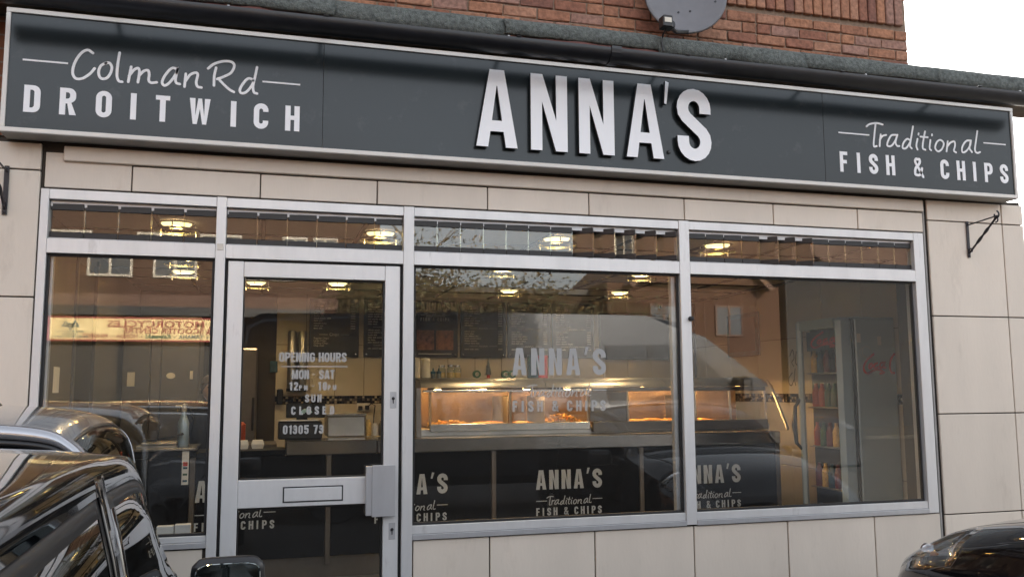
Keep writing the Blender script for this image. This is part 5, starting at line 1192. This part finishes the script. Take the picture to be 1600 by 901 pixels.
for x in (-5.68, -.5995): box('board_edge', maroon_m, ms, x, x + .058, -22.04, -21.96, 3.0285, 3.6205)
typed('J. MOTORCYCLES', .27, maroon_m, (-1.28, -21.965, 3.385), ms, 'lettering', 1.36, 1, .007)
typed('& SCOOTER CENTRE', .215, maroon_m, (-1.36, -21.965, 3.215), ms, 'lettering', 1.18, 1, .006)
typed('SUZUKI  -  YAMAHA  -', .15, teal_m, (-.80, -21.965, 3.075), ms, 'lettering', 1.08, 1, .005)
typed('Kawasaki', .165, green_m, (-2.47, -21.965, 3.075), ms, 'lettering', 1.1, 1, .008)
typed('-  HONDA  -  PEUGEOT', .15, maroon_m, (-3.22, -21.965, 3.075), ms, 'lettering', 1.0, 1, .005)
typed('VEHICLE TESTING STATION\nAPPOINTED BY\nTHE DEPARTMENT OF TRANSPORT', .072, teal_m, (-5.10, -21.965, 3.22), ms, 'lettering', .8, 1, .002, 'CENTER')
for cx, cz, up in ((-5.22, 3.44, 1), (-4.98, 3.44, 1), (-5.10, 3.40, -1)):
    b = B(); R3 = lambda r: [(cx + r * math.sin(a), cz + up * r * math.cos(a) - (.0 if up > 0 else .0)) for a in (0, 2.0944, 4.1888)]
    b.outline(R3(.135), [R3(.065)], -.001, .002); b.bm.transform(Matrix.Translation((2 * cx, -21.964, 0)) @ Matrix.Rotation(math.pi, 4, 'Z')); b.done('emblem', teal_m, ms, fix=False)
tb = thing('added_tall_block', 'added unseen tall brick block beyond the motorcycle shop', 'building', (-40, -30, 0))  # added unseen block, gives the open louvres something dark to reflect
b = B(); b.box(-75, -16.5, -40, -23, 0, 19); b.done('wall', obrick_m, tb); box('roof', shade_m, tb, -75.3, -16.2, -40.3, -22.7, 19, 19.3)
for x in (-22, -28, -34, -40):
    for z in (5, 8, 11, 14): far_window(tb, x, z, 1.4, 1.4, -22.97)
hs = thing('brick_house', 'orange brick house with a gabled roof across the road', 'house', (17, -28, 0))
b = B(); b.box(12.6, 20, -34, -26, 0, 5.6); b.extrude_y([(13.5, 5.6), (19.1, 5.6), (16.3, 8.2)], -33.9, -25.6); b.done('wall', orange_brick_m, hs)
b = B(); b.extrude_y([(13.2, 5.45), (13.4, 5.35), (16.3, 8.05), (19.2, 5.35), (19.4, 5.45), (16.3, 8.35)], -34.2, -25.3); b.done('roof', rooft_m, hs)
for x in (14.9, 17.7): far_window(hs, x, 3.6, 1.2, 1.2, -25.97, rooft_m); far_window(hs, x, 1.0, 1.3, 1.3, -25.97, rooft_m)
dh = thing('added_dark_house', 'added near-black unseen house next to the orange brick house', 'house', (27, -28, 0))  # added building, coloured near-black to keep bright sky out of the reflection
b = B(); b.box(20.3, 42, -34, -26, 0, 6.2); b.done('wall', mat('near_black_render', (.020, .023, .027), .9, var=.15, scale=2), dh); b = B(); b.extrude_x([(-34.3, 6.2), (-25.7, 6.2), (-30, 9.2)], 20.2, 42.1); b.done('roof', rooft_m, dh)
for x in (30, 34): far_window(dh, x, 3.8, 1.2, 1.2, -25.97, rooft_m)
gr = thing('added_backdrop', 'added unseen dark garages behind the trees across the road', 'backdrop', (7.4, -29, 0))  # added unseen block, keeps bright sky out of the reflection behind the trees
b = B(); b.box(2.7, 12.5, -31, -28, 0, 5.3); b.done('wall', obrick_m, gr); box('roof', shade_m, gr, 2.6, 12.55, -31.2, -27.8, 5.3, 5.5)
for x in (4, 6.6, 9.2, 11.6): box('backdrop_door', shade_m, gr, x - 1, x + .9, -28.0, -27.95, 0, 2.2)
# trees across the road
def tree(x, y, h, cr_, n, seed, label, bare=.3):
    rnd = random.Random(seed); t = thing('street_tree', label, 'tree', (x, y, 0), group=None)
    b = B(); tips = []
    def limb(p, d, L, r, lev):
        pts = [p]; q = p.copy(); dd = d.copy()
        for k in range(4): dd = (dd + Vector((rnd.uniform(-.2, .2), rnd.uniform(-.2, .2), rnd.uniform(-.05, .15)))).normalized(); q = q + dd * L / 4; pts.append(q.copy())
        b.tube(pts, [r * (1 - .14 * k) for k in range(5)], 6 if lev < 2 else 4, cap=False)
        if lev >= 3: tips.append(q); return
        for k in range(4 if lev == 0 else 3):
            a = rnd.uniform(0, 6.3); e = (dd + Vector((math.cos(a), math.sin(a), rnd.uniform(.0, .5))) * rnd.uniform(.6, 1.0)).normalized()
            limb(pts[rnd.choice((2, 3, 4))], e, L * rnd.uniform(.55, .75), r * .55, lev + 1)
    limb(Vector((x, y, 0)), Vector((0, 0, 1)), h * .5, h * .022, 0); b.done('trunk', bark_m, t, smooth=True)
    b = B()
    for i in range(int(n * 1.6)):
        c = rnd.choice(tips) + Vector((rnd.gauss(0, 1), rnd.gauss(0, 1), rnd.gauss(0, .8))) * cr_
        u = Vector((rnd.gauss(0, 1), rnd.gauss(0, 1), rnd.gauss(0, 1))).normalized(); v = u.cross(Vector((rnd.gauss(0, 1), rnd.gauss(0, 1), rnd.gauss(0, 1)))).normalized(); s = rnd.uniform(.045, .10)
        b.poly([c - u * s, c + v * s * .6, c + u * s, c - v * s * .6])
    b.done('crown', leaf_m, t)
for i, (x, y, h, n, l) in enumerate(((3.6, -24.5, 4.5, 5200, 'dense autumn tree beside the motorcycle shop'), (6.3, -25.5, 4.8, 5600, 'second dense autumn tree from the motorcycle shop'), (9.2, -25, 4.5, 5200, 'dense autumn tree in the middle of the gap between the buildings'), (11.9, -25.5, 4.6, 5200, 'dense autumn tree against the orange brick house'))):
    tree(x, y, h, .75, n, i + 1, l)
tree(2.9, -24, 8.2, .3, 500, 11, 'tall thin almost bare tree rising beside the motorcycle shop')
# low terrace next door that shades the forecourt (beyond the picture edge)
